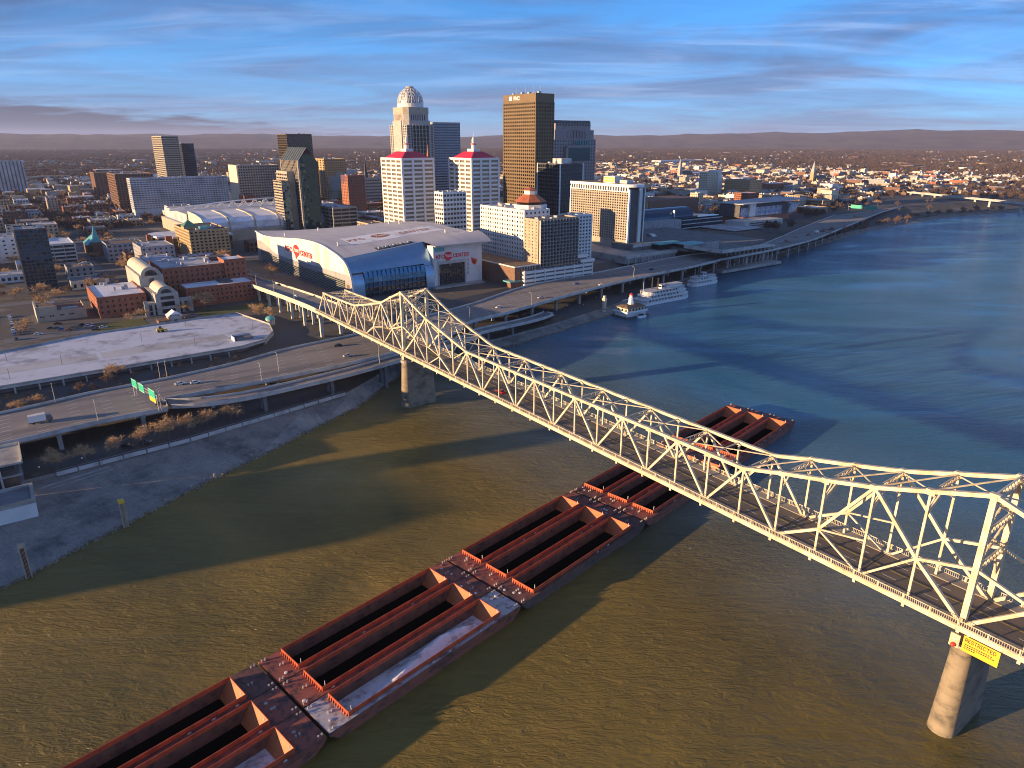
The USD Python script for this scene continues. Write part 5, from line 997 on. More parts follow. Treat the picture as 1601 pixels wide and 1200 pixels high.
# convention hall
cv = thing('convention_hall', 'long convention hall with humped white roof bays and a curved roof truss', 'hall', (-760, 90, 12))
sub(cv, 'base_hall', 'warm_stone', (-860, -668, 40, 190, 11, 26)); sub(cv, 'low_roof', 'roof_pale', (-860, -669, 40.5, 189.5, 26, 26.4))
for k in range(5):
    w0 = 46 + k * 28.5; P = [(-668, 24), (-668, 33), (-676, 37.5), (-700, 40), (-735, 41), (-735, 24)]
    MB().grid(np.array([[(s_, w0 + 1.2, z_), (s_, w0 + 27, z_)] for s_, z_ in P[:5]])).build('roof_bay', 'snow', cv)
    m = MB()
    for w_ in (w0 + .2, w0 + 27.2): m.add([(s_, w_, z_ + .7) for s_, z_ in P[1:5]] + [(-735, w_, 26), (-668, w_, 26)] + [(s_, w_ + 1.0, z_ + .7) for s_, z_ in P[1:5]] + [(-735, w_ + 1.0, 26), (-668, w_ + 1.0, 26)], [(0, 1, 2, 3), (0, 3, 4, 5), (6, 9, 8, 7), (6, 11, 10, 9), (0, 6, 7, 1), (1, 7, 8, 2), (2, 8, 9, 3), (5, 11, 6, 0)])
    m.build('bay_wall', 'cream_wall', cv)
m = MB(); P = [(w_, 43 + 8 * math.sin(math.pi * .5 * (w_ - 30) / 120)) for w_ in np.linspace(30, 190, 25)]
for o in (0, 5):
    for i in range(24):
        a, b = P[i], P[i + 1]; m.beam((-748 - o, a[0], a[1]), (-748 - o, b[0], b[1]), .9); m.beam((-748 - o, a[0], 42), (-748 - o, b[0], 42), .8)
        m.beam((-748 - o, a[0], a[1] if i % 2 else 42), (-748 - o, b[0], 42 if i % 2 else b[1]), .5)
m.build('roof_truss', 'sign_white', cv); sub(cv, 'rear_hall', 'roof_pale', (-860, -737, 45, 188, 26.4, 38))
rl = [(-668, 28), (-668, -2), (-662, -10), (-645, -13), (-628, -8), (-618, 4), (-612, 24), (-612, 60), (-668, 60)]
MB().prism(rl, 12, 26).build('corner_wall', 'brick_brown', cv); MB().prism(Polygon(rl).buffer(1.2), 26, 27.6).build('corner_roof', 'snow', cv); MB().prism(Polygon(rl).buffer(.3), 20, 25).build('corner_glazing', 'glass_green', cv); sub(cv, 'pylon', 'brick_red', (-616, -612, -4, 2, 12, 29), (-640, -636, -17, -13, 12, 29))
sub(cv, 'tan_pavilion', 'cream_wall', (-668, -640, 20, 44, 27.6, 34)); occupy(-865, -605, -20, 195)
tower('open_parking_deck', 'open parking deck with dark bands and a snowy top at the left', 'parking garage', -600, -118, 50, 34, 12, 30, 'pale_concrete', 'sign_black', (3, 5), (4, 5), .95, .6, 'snow', zb=13, dp=.8, nu=2)
tower('white_rooms_block', 'white block with a few windows behind the dark glass tower', 'building', -640, -152, 40, 26, 12, 34, 'white_panel', 'glass_dark', (5, 5), (4, 5), .3, .35, 'roof_pale')
tower('brick_slab_far', 'reddish brick slab with vertical strips left of the dark hotel slab', 'building', -1500, 45, 60, 88, 12, 58, 'brick_brown', 'glass_grey', (8, 12), (12, 12), .4, .8, zb=14)
tower('pale_ribbed_tower', 'pale vertical ribbed tower at the far left edge', 'tower', -1700, -120, 40, 60, 12, 78, 'roof_pale', 'glass_grey', (5, 16), (9, 16), .35, .9, zb=14)
tower('tan_bank_block', 'tan gridded block with a bright lit end behind the slim brown tower', 'building', -1077, 358, 60, 40, 12, 88, 'brick_tan', 'glass_bronze', (5, 18), (10, 18), .5, .55, zb=14)
tower('orange_lit_block', 'orange brick block with a teal glass side left of the left red roofed tower', 'building', -844, 297, 24, 27, 12, 70, 'brick_red', 'glass_teal', (4, 13), (7, 13), .35, .5, zb=14)
tower('low_civic_block', 'wide grey civic block with rows of windows behind the arena roof', 'building', -1009, 375, 30, 90, 12, 56, 'grey_wall', 'glass_blue', (5, 8), (20, 8), .7, .5, zb=14)
tower('stepped_parking_deck', 'parking deck with snowy top just behind the arena roof', 'parking garage', -640, 186, 90, 30, 12, 44, 'warm_stone', 'sign_black', (8, 7), (3, 7), .95, .6, 'snow_worn', zb=14, dp=.8)
sp = thing('church_steeple', 'thin brown steeple standing between the two red roofed towers', 'steeple', (-640, 318, 12)); sub(sp, 'tower', 'rust_roof', (-645, -635, 313, 323, 12, 88)); MB().add([(-643, 315, 88), (-637, 315, 88), (-637, 321, 88), (-643, 321, 88), (-640, 318, 117)], [(0, 1, 4, 4), (1, 2, 4, 4), (2, 3, 4, 4), (3, 0, 4, 4)]).build('spire', 'brick_red', sp)
for k, (s_, w_, h_, lb) in enumerate(((-640, -62, 42, 'green copper spire of the church left of the dark hotel slab'), (-1150, 470, 84, 'dark pointed spire behind the orange lit block'))):
    c_ = thing('church', lb, 'church', (s_, w_, 12)); sub(c_, 'tower', 'brick_brown', (s_ - 4, s_ + 4, w_ - 4, w_ + 4, 12, 12 + (h_ - 12) * .45)); z = 12 + (h_ - 12) * .45; MB().add([(s_ - 4, w_ - 4, z), (s_ + 4, w_ - 4, z), (s_ + 4, w_ + 4, z), (s_ - 4, w_ + 4, z), (s_, w_, h_)], [(0, 1, 4, 4), (1, 2, 4, 4), (2, 3, 4, 4), (3, 0, 4, 4)]).build('spire', 'teal_roof' if k == 0 else 'roof_dark', c_)
    sub(c_, 'nave', 'brick_brown', (s_ - 34, s_ - 4.1, w_ - 8, w_ + 8, 12, 22)); MB().add([(s_ - 34.4, w_ - 8.4, 22), (s_ - 3.6, w_ - 8.4, 22), (s_ - 3.6, w_ + 8.4, 22), (s_ - 34.4, w_ + 8.4, 22), (s_ - 34.4, w_, 29), (s_ - 3.6, w_, 29)], [(0, 1, 5, 4), (2, 3, 4, 5), (1, 2, 5, 5), (3, 0, 4, 4)]).build('roof', 'teal_roof' if k == 0 else 'roof_dark', c_)
    occupy(s_ - 36, s_ + 5, w_ - 9, w_ + 9)

# ------------------------------------------------------------------ right of the hotel: terrace, museum, arts centre
bt = thing('river_terrace', 'broad plaza terrace bridging over the highway beside the riverfront hotel', 'terrace', (-290, 400, 8))
sub(bt, 'deck', 'dark_concrete', (-420, -282, 396, 520, 17.5, 20)); sub(bt, 'bridge_deck', 'dark_concrete', (-281.9, -240, 392, 440, 22.8, 24)); sub(bt, 'edge_beam', 'pale_concrete', (-283, -240, 390.6, 391.9, 22, 25.2), (-239.9, -238.8, 392, 440, 22, 25)); sub(bt, 'fence_panel', 'roof_pale', (-268, -250, 400, 400.4, 24, 28), (-268, -267.6, 400.4, 424, 24, 28))
sub(bt, 'low_pavilion', 'glass_grey', (-300, -284, 400, 425, 20, 23.4)); sub(bt, 'pavilion_roof', 'teal_roof', (-302, -282, 398, 428, 23.4, 24))
occupy(-420, -240, 396, 520)
cl = thing('river_colonnade', 'concrete colonnade wall at the water edge left of the curving highway', 'colonnade', (-262, 462, 0))
sub(cl, 'back_wall', 'dark_concrete', (-268, -266, 424, 504, 2, 17)); sub(cl, 'top_beam', 'pale_concrete', (-267, -258, 424, 504, 17, 18.6)); sub(cl, 'lower_walk', 'concrete', (-262, -246, 405, 500, 1, 3.6))
for k in range(12): sub(cl, 'pillar', 'concrete', (-260.6, -259.2, 426 + k * 6.9, 427.4 + k * 6.9, 3.6, 17))
al = thing('mosaic_museum', 'museum with coloured mosaic wall panels and a tilted white roof blade', 'museum', (-440, 740, 12))
sub(al, 'base', 'brick_red', (-470, -432, 690, 800, 11, 20)); sub(al, 'terrace_block', 'pale_concrete', (-432, -400, 650, 735, 11, 19)); sub(al, 'terrace_slot', 'dark_wall', (-399.9, -399.6, 660, 690, 13, 14.4), (-399.9, -399.6, 660, 690, 15.8, 17.2)); sub(al, 'podium_roof', 'roof_pale', (-430, -380, 600, 660, 13, 14)); sub(al, 'upper_body', 'dark_wall', (-470, -436, 686, 800, 20, 36)); sub(al, 'white_pier', 'white_panel', (-436, -433, 704, 718, 16, 38))
mc = [(.30, .42, .62), (.55, .35, .42), (.62, .60, .70), (.30, .30, .50), (.60, .48, .40), (.42, .55, .66)]
for k, c in enumerate(mc): mat(f'mosaic_{["blue", "rose", "pale", "violet", "sand", "sky"][k]}', c, .4, .5, .25)
mn = [f'mosaic_{c}' for c in ('blue', 'rose', 'pale', 'violet', 'sand', 'sky')]
for i in range(16):
    for j in range(4): w_ = 719 + i * 4.1; MB().box(-435.98, -435.7, w_, w_ + 3.95, 20 + j * 3.0, 22.9 + j * 3.0).build('mosaic_panel', mn[(i * 2 + j * 3 + (i * j) % 3) % 6], al)
for i in range(4):
    for j in range(4): MB().box(-435.98, -435.7, 688 + i * 3.9, 691.8 + i * 3.9, 20 + j * 3.0, 22.9 + j * 3).build('mosaic_panel', mn[(i + j * 2) % 6], al)
MB().add([(-474, 684, 37), (-430, 684, 37), (-424, 830, 39), (-474, 826, 39), (-474, 684, 38), (-430, 684, 38), (-424, 830, 40), (-474, 826, 40)], MB.BF).build('roof_blade', 'roof_pale', al)
MB().hexa([(-470, 801, 20), (-436, 801, 20), (-436, 815, 20), (-470, 815, 20)], [(-470, 801, 33), (-432, 801, 33), (-432, 824, 33), (-470, 824, 33)]).build('angled_wing', 'mosaic_pale', al); occupy(-475, -380, 600, 830)
kc = thing('arts_centre', 'blue grey arts centre with a curved glass roof right of the riverfront hotel', 'arts centre', (-560, 620, 12))
sub(kc, 'main_hall', 'grey_wall', (-560, -430, 470, 560, 11, 26)); a = np.linspace(0, math.pi / 2, 8); MB().grid(np.array([[(-445 + 15 * math.sin(t) - 15, w_, 26 + 12 * math.cos(t)) for w_ in (480, 600)] for t in a] + [])).build('curved_roof', 'glass_blue', kc)
sub(kc, 'stage_house', 'brick_brown', (-560, -510, 585, 690, 11, 42)); sub(kc, 'stage_end', 'brick_tan', (-560, -511, 583.5, 584.9, 11, 42)); sub(kc, 'glass_wall', 'glass_blue', (-445, -430.1, 561, 640, 11, 27)); sub(kc, 'floor_band', 'pale_concrete', (-430, -428.5, 561, 640, 14, 15), (-430, -428.5, 561, 640, 19, 20), (-430, -428.5, 561, 640, 24, 25)); sub(kc, 'hall_core', 'grey_wall', (-510, -446, 561, 640, 11, 26)); sub(kc, 'arch_rim', 'sign_white', (-447, -444, 562, 563, 26, 36)); occupy(-560, -425, 468, 700)
t = tower('white_river_flats', 'pale block of flats with blue shaded side on the plain right of the arts centre', 'building', -775, 1040, 20, 34, 12, 58, 'cream_wall', 'glass_dark', (4, 13), (7, 13), .5, .5, 'roof_pale', zb=14); sub(t, 'stair_tower', 'white_panel', (-800, -776, 1074.5, 1086, 12, 62), (-800, -780, 1086.1, 1096, 12, 48))
tower('golden_brick_block', 'golden lit brick block of square windows on the plain at right', 'building', -702, 1080, 60, 40, 12, 44, 'brick_tan', 'glass_dark', (12, 7), (9, 7), .5, .5, 'roof_dark', zb=14)
tower('orange_brick_warehouse', 'orange brick warehouse right of the golden brick block', 'building', -735, 1210, 40, 70, 12, 32, 'brick_red', 'glass_dark', (8, 4), (14, 4), .4, .5, 'snow_worn', zb=14)
tower('long_white_warehouse', 'very long low white warehouse on the plain at right', 'warehouse', -2300, 2600, 60, 330, 12, 24, 'white_panel', 'glass_grey', None, (20, 1), .3, .3, 'snow', nu=0)
tower('long_white_shed', 'long pale shed beyond the brick warehouses', 'warehouse', -1360, 1700, 40, 190, 12, 21, 'white_panel', 'glass_grey', None, (12, 1), .3, .3, 'snow', nu=0)
tower('hillside_hospital', 'tan institutional block with a tall mast far across the plain', 'building', -2250, 1700, 80, 170, 12, 52, 'brick_tan', 'glass_bronze', (8, 8), (18, 8), .4, .5, zb=14)
for k, (s_, w_) in enumerate(((-1290, 1560), (-905, 1640))):
    c_ = thing('church', ['brick church with a pale pointed steeple on the right hand plain', 'golden brick church with a square steeple at the far right'][k], 'church', (s_, w_, 12)); sub(c_, 'tower', 'brick_tan' if k else 'limestone', (s_ - 5, s_ + 5, w_ - 5, w_ + 5, 12, 40)); MB().add([(s_ - 5, w_ - 5, 40), (s_ + 5, w_ - 5, 40), (s_ + 5, w_ + 5, 40), (s_ - 5, w_ + 5, 40), (s_, w_, 70)], [(0, 1, 4, 4), (1, 2, 4, 4), (2, 3, 4, 4), (3, 0, 4, 4)]).build('spire', 'limestone', c_)
    sub(c_, 'nave', 'brick_tan' if k else 'brick_red', (s_ - 10, s_ + 10, w_ + 5.1, w_ + 50, 12, 24)); MB().add([(s_ - 10.4, w_ + 5, 24), (s_ + 10.4, w_ + 5, 24), (s_ + 10.4, w_ + 50, 24), (s_ - 10.4, w_ + 50, 24), (s_, w_ + 5, 32), (s_, w_ + 50, 32)], [(0, 1, 4, 4), (1, 2, 5, 4), (2, 3, 5, 5), (3, 0, 4, 5)]).build('roof', 'roof_dark', c_); occupy(s_ - 12, s_ + 12, w_ - 6, w_ + 52)

# ------------------------------------------------------------------ riverboats
wb = thing('wharf_boat', 'white two storey wharf boat with a lantern tower and red cap', 'boat', (-183, 217, 0))
sub(wb, 'hull', 'dark_wall', (-191, -176, 206, 229, -.5, 1.0)); sub(wb, 'lower_deck', 'white_panel', (-189.5, -177.5, 208, 227, 1, 3.6)); sub(wb, 'upper_deck', 'white_panel', (-190.5, -176.5, 207, 228, 3.6, 4.0)); sub(wb, 'upper_house', 'cream_wall', (-189, -178, 209, 226, 4, 7)); MB().add([(-190, 208, 7), (-177, 208, 7), (-177, 227, 7), (-190, 227, 7), (-186, 211, 8.6), (-181, 211, 8.6), (-181, 224, 8.6), (-186, 224, 8.6)], MB.BF).build('roof', 'roof_brown', wb)
for k in range(3): sub(wb, 'window', 'glass_dark', (-187.6 + k * 3.6, -186.2 + k * 3.6, 208.9, 208.98, 4.8, 6.2))
for k in range(5): sub(wb, 'window', 'glass_dark', (-177.98, -177.9, 210.5 + k * 3.2, 212 + k * 3.2, 4.8, 6.2))
m = MB(); m.lathe((-183.5, 217.5, 8.4), [(2.4, 0), (1.5, 4), (1.9, 4.1), (1.9, 4.6), (1.2, 4.7), (1.2, 6.6)], 8); m.build('lantern_tower', 'sign_white', wb); m = MB(); m.lathe((-183.5, 217.5, 15), [(1.6, 0), (1.4, .7), (.5, 1.3), (0, 1.9)], 8); m.build('cap', 'red_roof', wb)
sub(wb, 'rail', 'sign_white', (-176.7, -176.5, 207, 228, 4, 5), (-190.4, -176.7, 207, 207.2, 4, 5)); sub(wb, 'launch', 'sign_white', (-175.5, -173, 216, 223, 0, 1.6)); sub(wb, 'launch_cabin', 'glass_blue', (-175, -173.6, 217, 221, 1.6, 2.8))
def riverboat(name, label, s0, s1, w0, w1, decks, stacks):
    b = thing(name, label, 'riverboat', ((s0 + s1) / 2, (w0 + w1) / 2, 0)); L = w1 - w0; cs_ = (s0 + s1) / 2; hb = (s1 - s0) / 2
    def plan(f, e): return Polygon([(cs_ - hb * f, w0 + 3 + e), (cs_ - hb * .55 * f, w0 + e), (cs_ + hb * .55 * f, w0 + e), (cs_ + hb * f, w0 + 3 + e), (cs_ + hb * f, w1 - 7 - e), (cs_ + hb * .35 * f, w1 - e), (cs_ - hb * .35 * f, w1 - e), (cs_ - hb * f, w1 - 7 - e)])
    m = MB(); m.prism(plan(1, 0), -.6, 1.5); m.build('hull', 'sign_white', b); z = 1.5
    for d in range(decks):
        e = .6 + d * 2.6; m = MB(); m.prism(plan(.84 - .04 * d, e + 2), z, z + 2.7); m.build('deck_house', 'white_panel', b)
        m = MB(); m.prism(plan(1.0 - .03 * d, e - .4), z + 2.7, z + 2.95); m.build('deck', 'roof_pale' if d == decks - 1 else 'sign_white', b)
        m = MB(); q = plan(.98 - .03 * d, e); xs = np.arange(0, q.exterior.length, 2.2)
        for x in xs: p = q.exterior.interpolate(x); m.box(p.x - .09, p.x + .09, p.y - .09, p.y + .09, z, z + 2.7)
        m.build('deck_posts', 'sign_white', b, kind='stuff'); m = MB(); rg = np.array(q.exterior.coords)
        for i in range(len(rg) - 1): m.beam((*rg[i], z + 1), (*rg[i + 1], z + 1), .1, .12); m.beam((*rg[i], z + .5), (*rg[i + 1], z + .5), .06, .3)
        m.build('railing', 'sign_white', b)
        for k in range(int(L / 5)): sub(b, 'window', 'glass_dark', (cs_ + hb * (.84 - .04 * d), cs_ + hb * (.84 - .04 * d) + .06, w0 + 7 + e + k * 3.6, w0 + 9 + e + k * 3.6, z + .9, z + 2.1)) if w0 + 9 + e + k * 3.6 < w1 - 10 - e else None
        z += 2.95
    sub(b, 'pilot_house', 'sign_white', (cs_ - 2, cs_ + 2, w0 + L * .42, w0 + L * .42 + 4, z, z + 3)); sub(b, 'pilot_windows', 'glass_dark', (cs_ + 2.01, cs_ + 2.1, w0 + L * .42 + .4, w0 + L * .42 + 3.6, z + 1.2, z + 2.4), (cs_ - 1.7, cs_ + 1.7, w0 + L * .42 - .08, w0 + L * .42 - .01, z + 1.2, z + 2.4)); sub(b, 'pilot_roof', 'roof_pale', (cs_ - 2.4, cs_ + 2.4, w0 + L * .42 - .5, w0 + L * .42 + 4.5, z + 3, z + 3.25))
    for o in stacks: m = MB(); m.lathe((cs_ + o, w0 + L * .33, z - .5), [(.5, 0), (.5, 9), (.85, 9.3), (.85, 9.8), (.4, 9.8)], 8); m.build('smoke_stack', 'sign_black', b)
    MB().tube([(cs_, w0 + 6, 1.5), (cs_, w0 + 6, z + 7)], .14, 5).build('mast', 'sign_white', b)
    return b
rb = riverboat('steamboat', 'largest white steamboat of three decks with two black stacks', -209, -197, 245, 302, 3, (-3, 3))
sub(rb, 'lounge', 'white_panel', (-206, -200, 274, 292, 10.4, 12.6)); sub(rb, 'lounge_roof', 'roof_pale', (-206.5, -199.5, 273.5, 292.5, 12.6, 12.9)); sub(rb, 'gangway', 'sign_white', (-203.6, -202.4, 229, 244.8, 6, 6.3))
riverboat('steamboat', 'smaller white riverboat moored farther right by the colonnade', -233, -223, 336, 372, 2, (0,))
dp = thing('mooring_dolphin', 'pale concrete mooring pile beside the wharf boat', 'mooring pile', (-200, 208, 0)); MB().lathe((-200, 207, -2), [(1.5, 0), (1.5, 11), (1.9, 11.1), (1.9, 13), (1.2, 13.2), (1.2, 15), (0, 15.2)], 10).build('shaft', 'cream_wall', dp)
MB().lathe((-200, 207, 3), [(1.54, 0), (1.54, .5)], 10).build('band', 'dark_wall', dp)

# ------------------------------------------------------------------ wharf things at left
for k, (s, w, h) in enumerate(((-76.2, -127.0, 9.0), (-62.0, -154.5, 10.0))):
    p = thing('mooring_pile', ['laced steel mooring pile with a yellow cap at the wharf edge', 'rusty mooring pile at the lower left corner of the wharf'][k], 'mooring pile', (s, w, 0)); m = MB()
    for a, b in ((-.7, -.7), (-.7, .7), (.7, -.7), (.7, .7)): m.beam((s + a, w + b, -2), (s + a, w + b, h), .28)
    m.build('leg_frame', 'tan_wall', p, kind='stuff'); m = MB()
    for z in np.arange(0, h - 1, 1.3):
        for a in (-.7, .7): m.beam((s + a, w - .7, z), (s + a, w + .7, z + 1.3), .14); m.beam((s - .7, w + a, z), (s + .7, w + a, z + 1.3), .14)
    m.build('lacing', 'tan_wall', p, kind='stuff'); sub(p, 'cap', 'sign_yellow' if k == 0 else 'tan_wall', (s - .9, s + .9, w - .9, w + .9, h, h + .9)); MB().tube([(s, w, -2), (s, w, h)], .5, 8).build('core', 'brick_brown' if k else 'tan_wall', p)
for k, (s, w) in enumerate(((-85.4, -113), (-90.7, -103.3), (-93.8, -98.1), (-95.6, -93.9), (-98.0, -88.7), (-101.3, -82.9), (-104.5, -77.5), (-110, -66), (-115, -54))):
    b = thing('wharf_bollard', ['first', 'second', 'third', 'fourth', 'fifth', 'sixth', 'seventh', 'eighth', 'last'][k] + ' concrete bollard from the left along the sunlit wharf edge', 'bollard', (s, w, 0), 'bollards along the wharf edge'); MB().lathe((s - .8, w, .0), [(.36, 0), (.36, .9), (.5, 1.0), (.5, 1.25), (0, 1.35)], 9).build('post', 'tan_wall', b); MB().box(s - 1.3, s - .3, w - .5, w + .5, -.2, .2).build('footing', 'concrete', b)
wl = thing('promenade_wall', 'low pale wall with railing along the top of the wharf slope', 'wall', (-128, -85, 4)); pts = [(-122.4, -142), (-123.5, -128), (-126.2, -95), (-139.5, -22)]
for (a, b) in zip(pts[:-1], pts[1:]):
    n_ = max(2, int(abs(b[1] - a[1]) / 7))
    for k in range(n_):
        p = np.array(a) + (np.array(b) - np.array(a)) * (k + .03) / n_; q = np.array(a) + (np.array(b) - np.array(a)) * (k + .97) / n_; MB().beam((*p, 4.9), (*q, 4.9), .5, 1.5).build('wall_panel', 'pale_concrete', wl)
        MB().beam((*p, 6.35), (*q, 6.35), .08).build('rail', 'metal_grey', wl); MB().tube([(*p, 5.5), (*p, 6.4)], .07, 5).build('rail_post', 'metal_grey', wl)
st_ = thing('amphitheatre_steps', 'curved stone seating steps in the shade beside the white pump house', 'steps', (-112, -138, 2))
for k in range(7): MB().beam((-101 - k * 2.6, -148, .9 + k * .42), (-107 - k * 2.4, -118 - k * 1.2, .9 + k * .42), .8, .55).build('step', 'concrete', st_)
ph = thing('pump_house', 'white walled flat roofed pump house at the lower left of the wharf', 'building', (-103, -156, 0))
sub(ph, 'walls', 'white_panel', (-112, -97, -170, -149.5, -1, 7.2)); sub(ph, 'roof_well', 'roof_grey', (-111, -98, -169, -150.5, 7.2, 7.35)); sub(ph, 'parapet', 'concrete', (-112.2, -111.2, -170, -149.3, 7.2, 8.2), (-97.8, -96.8, -170, -149.3, 7.2, 8.2), (-111.2, -97.8, -150.3, -149.3, 7.2, 8.2)); sub(ph, 'coping_stone', 'tan_wall', (-97.9, -96.7, -169.9, -149.2, 8.2, 8.5)); sub(ph, 'east_wall', 'cream_wall', (-110, -99, -170.4, -170.02, 0, 7))
cf = thing('riverside_pavilion', 'two storey glazed pavilion with a flat roof at the left edge under the highway', 'pavilion', (-124, -158, 4.8))
sub(cf, 'floor_slab', 'concrete', (-136, -119, -175, -151.5, 4.2, 5), (-136, -119, -175, -151.5, 9, 9.5), (-137, -118.2, -176, -150.6, 13.6, 14.3)); sub(cf, 'core', 'dark_wall', (-135, -120.2, -174, -152.6, 5, 13.6))
for k in range(4):
    for z in (5.1, 9.6): sub(cf, 'window', 'glass_grey', (-120.15, -120.0, -172.5 + k * 5, -168.4 + k * 5, z + .2, z + 3.6))
    sub(cf, 'column', 'pale_concrete', (-119.8, -119.2, -173.6 + k * 5.2, -173 + k * 5.2, 5, 13.6))
sub(cf, 'west_window', 'glass_grey', (-133, -122, -152.5, -152.4, 9.8, 13.2)); sub(cf, 'roof_rail', 'cream_wall', (-137, -136.6, -176, -150.6, 14.3, 15.1), (-136.6, -118.2, -151, -150.6, 14.3, 15.1))
for k, (s, w) in enumerate(((-124.6, -133.0), (-125.2, -146.5), (-204, 190), (-216, 214), (-208, 178))):
    t = thing('globe_lamp', ['glowing white globe lamp between the wharf trees', 'globe lamp near the left end of the promenade wall', 'globe lamp on the river walk left of the wharf boat', 'tall globe lamp in front of the wharf boat', 'small globe lamp near the parked vans'][k], 'lamp', (s, w, 4)); MB().tube([(s, w, 3.5), (s, w, 7.8)], .08, 5).build('post', 'dark_wall', t); MB().tm(trimesh.creation.icosphere(1, .35), trimesh.transformations.translation_matrix((s, w, 8.1))).build('globe', 'sign_white', t, smooth=True)
for k, (s, w) in enumerate(((-205.5, 153.5), (-204.5, 159))):
    t = thing('parked_van', ['left one of two white vans parked on the river road under the highway', 'right one of two white vans parked on the river road under the highway'][k], 'van', (s, w, 4)); sub(t, 'body', 'sign_white', (s - 2.6, s + 2.6, w - 1, w + 1, 4.7, 6.6)); sub(t, 'windscreen', 'car_glass', (s + 2.61, s + 2.66, w - .9, w + .9, 5.7, 6.4)); sub(t, 'bonnet', 'sign_white', (s + 2.67, s + 3.4, w - .95, w + .95, 4.7, 5.6))
    for a in (-1.7, 2.0):
        for b in (-1, 1): sub(t, 'wheel', 'rubber', (s + a - .35, s + a + .35, w + b - .12, w + b + .12, 4.1, 4.8))

# ------------------------------------------------------------------ bare winter trees
def tree_parts(seed, h, spread, twigs, lean=.0):
    r = random.Random(seed); W_, T_ = MB(), MB(); V, Fc = [], []
    def grow(p, d, l, rad, lev):
        q = p + d * l; W_.tube([p, p + d * l * .5 + np.array((r.gauss(0, .03), r.gauss(0, .03), 0)) * l, q], [rad, rad * .8, rad * .6], 5 if lev == 0 else 3)
        if lev >= 3:
            for _ in range(twigs):
                e = d + np.array((r.gauss(0, .75), r.gauss(0, .75), r.gauss(.1, .55))); e /= np.linalg.norm(e); b = p + d * l * r.uniform(.1, 1); ll = l * r.uniform(.7, 1.5); sd_ = np.cross(e, (r.gauss(0, 1), r.gauss(0, 1), r.gauss(0, 1))); sd_ = sd_ / (np.linalg.norm(sd_) + 1e-6) * r.uniform(.03, .075) * h / 8
                k = len(V); V.extend([b - sd_, b + sd_, b + e * ll]); Fc.append((k, k + 1, k + 2))
                for _ in range(2):
                    c = b + e * ll * r.uniform(.3, .9); e2 = e + np.array((r.gauss(0, .8), r.gauss(0, .8), r.gauss(0, .6))); e2 = e2 / np.linalg.norm(e2) * ll * .6; k = len(V); V.extend([c - sd_ * .7, c + sd_ * .7, c + e2]); Fc.append((k, k + 1, k + 2))
            return
        n_ = (5 if lev == 0 else 4) if lev < 2 else 4
        for i in range(n_):
            a = 2 * math.pi * (i + r.random() * .7) / n_; up_ = r.uniform(.35, 1.0) if lev == 0 else r.uniform(.05, .8); e = d * up_ + np.array((math.cos(a), math.sin(a), .15)) * spread * r.uniform(.6, 1.1); e /= np.linalg.norm(e); grow(p + d * l * r.uniform(.55, 1.0), e, l * r.uniform(.55, .8), rad * .5, lev + 1)
    grow(np.zeros(3), np.array((lean, 0, 1.0)) / np.linalg.norm((lean, 0, 1.0)), h * .38, h * .022, 0)
    v, f = W_.arrays(); tv = np.array(V); k = h / max(tv[:, 2].max(), 1e-3); return (v * k, f), (tv * k, np.array(Fc))
TREE = {}
def tree_at(kind, label, s, w, h, rot=0.0, group=None, z=None):
    q = world(s, w); z = ground_z(s, w) if z is None else z; p = numbered('/World/bare_tree'); x = UsdGeom.Xform.Define(stage, p); x.AddTranslateOp().Set((float(q[0]), float(q[1]), float(z) - .05)); x.AddRotateZOp().Set(rot); x.AddScaleOp().Set((h / 10.,) * 3); o = x.GetPrim(); props(o, label, 'tree', group)
    if kind not in TREE:
        (v, f), (tv, tf) = tree_parts({'round': 3, 'wide': 11, 'brush': 23, 'brown': 31}[kind], 10, {'round': .75, 'wide': 1.1, 'brush': .9, 'brown': .8}[kind], {'round': 8, 'wide': 8, 'brush': 9, 'brown': 7}[kind])
        usdkit.mesh(stage, p + '/trunk', (v, f), LOOK['bark']); m = usdkit.mesh(stage, p + '/crown', (tv, tf), LOOK['twig_brown' if kind == 'brown' else 'twig_tan']); TREE[kind] = p
    else: o.GetReferences().AddInternalReference(TREE[kind]); o.SetInstanceable(True); x.GetXformOpOrderAttr().Set(['xformOp:translate', 'xformOp:rotateZ', 'xformOp:scale'])
    return o
OR = ['leftmost', 'second', 'third', 'fourth', 'fifth', 'sixth', 'seventh', 'rightmost']
for k, (s, w, h) in enumerate(((-125.5, -141.1, 10.2), (-127, -131.7, 8.0), (-129.3, -122.3, 8.6), (-131.5, -111.6, 9.2), (-131.5, -102.0, 11.2), (-132.5, -94.2, 9.4), (-135.5, -85.8, 9.6), (-137, -76.1, 9))): tree_at('round' if k % 2 == 0 else 'wide', f'{OR[k]} of the sunlit bare trees in the row along the promenade wall', s, w, h, k * 77, 'bare trees along the promenade')
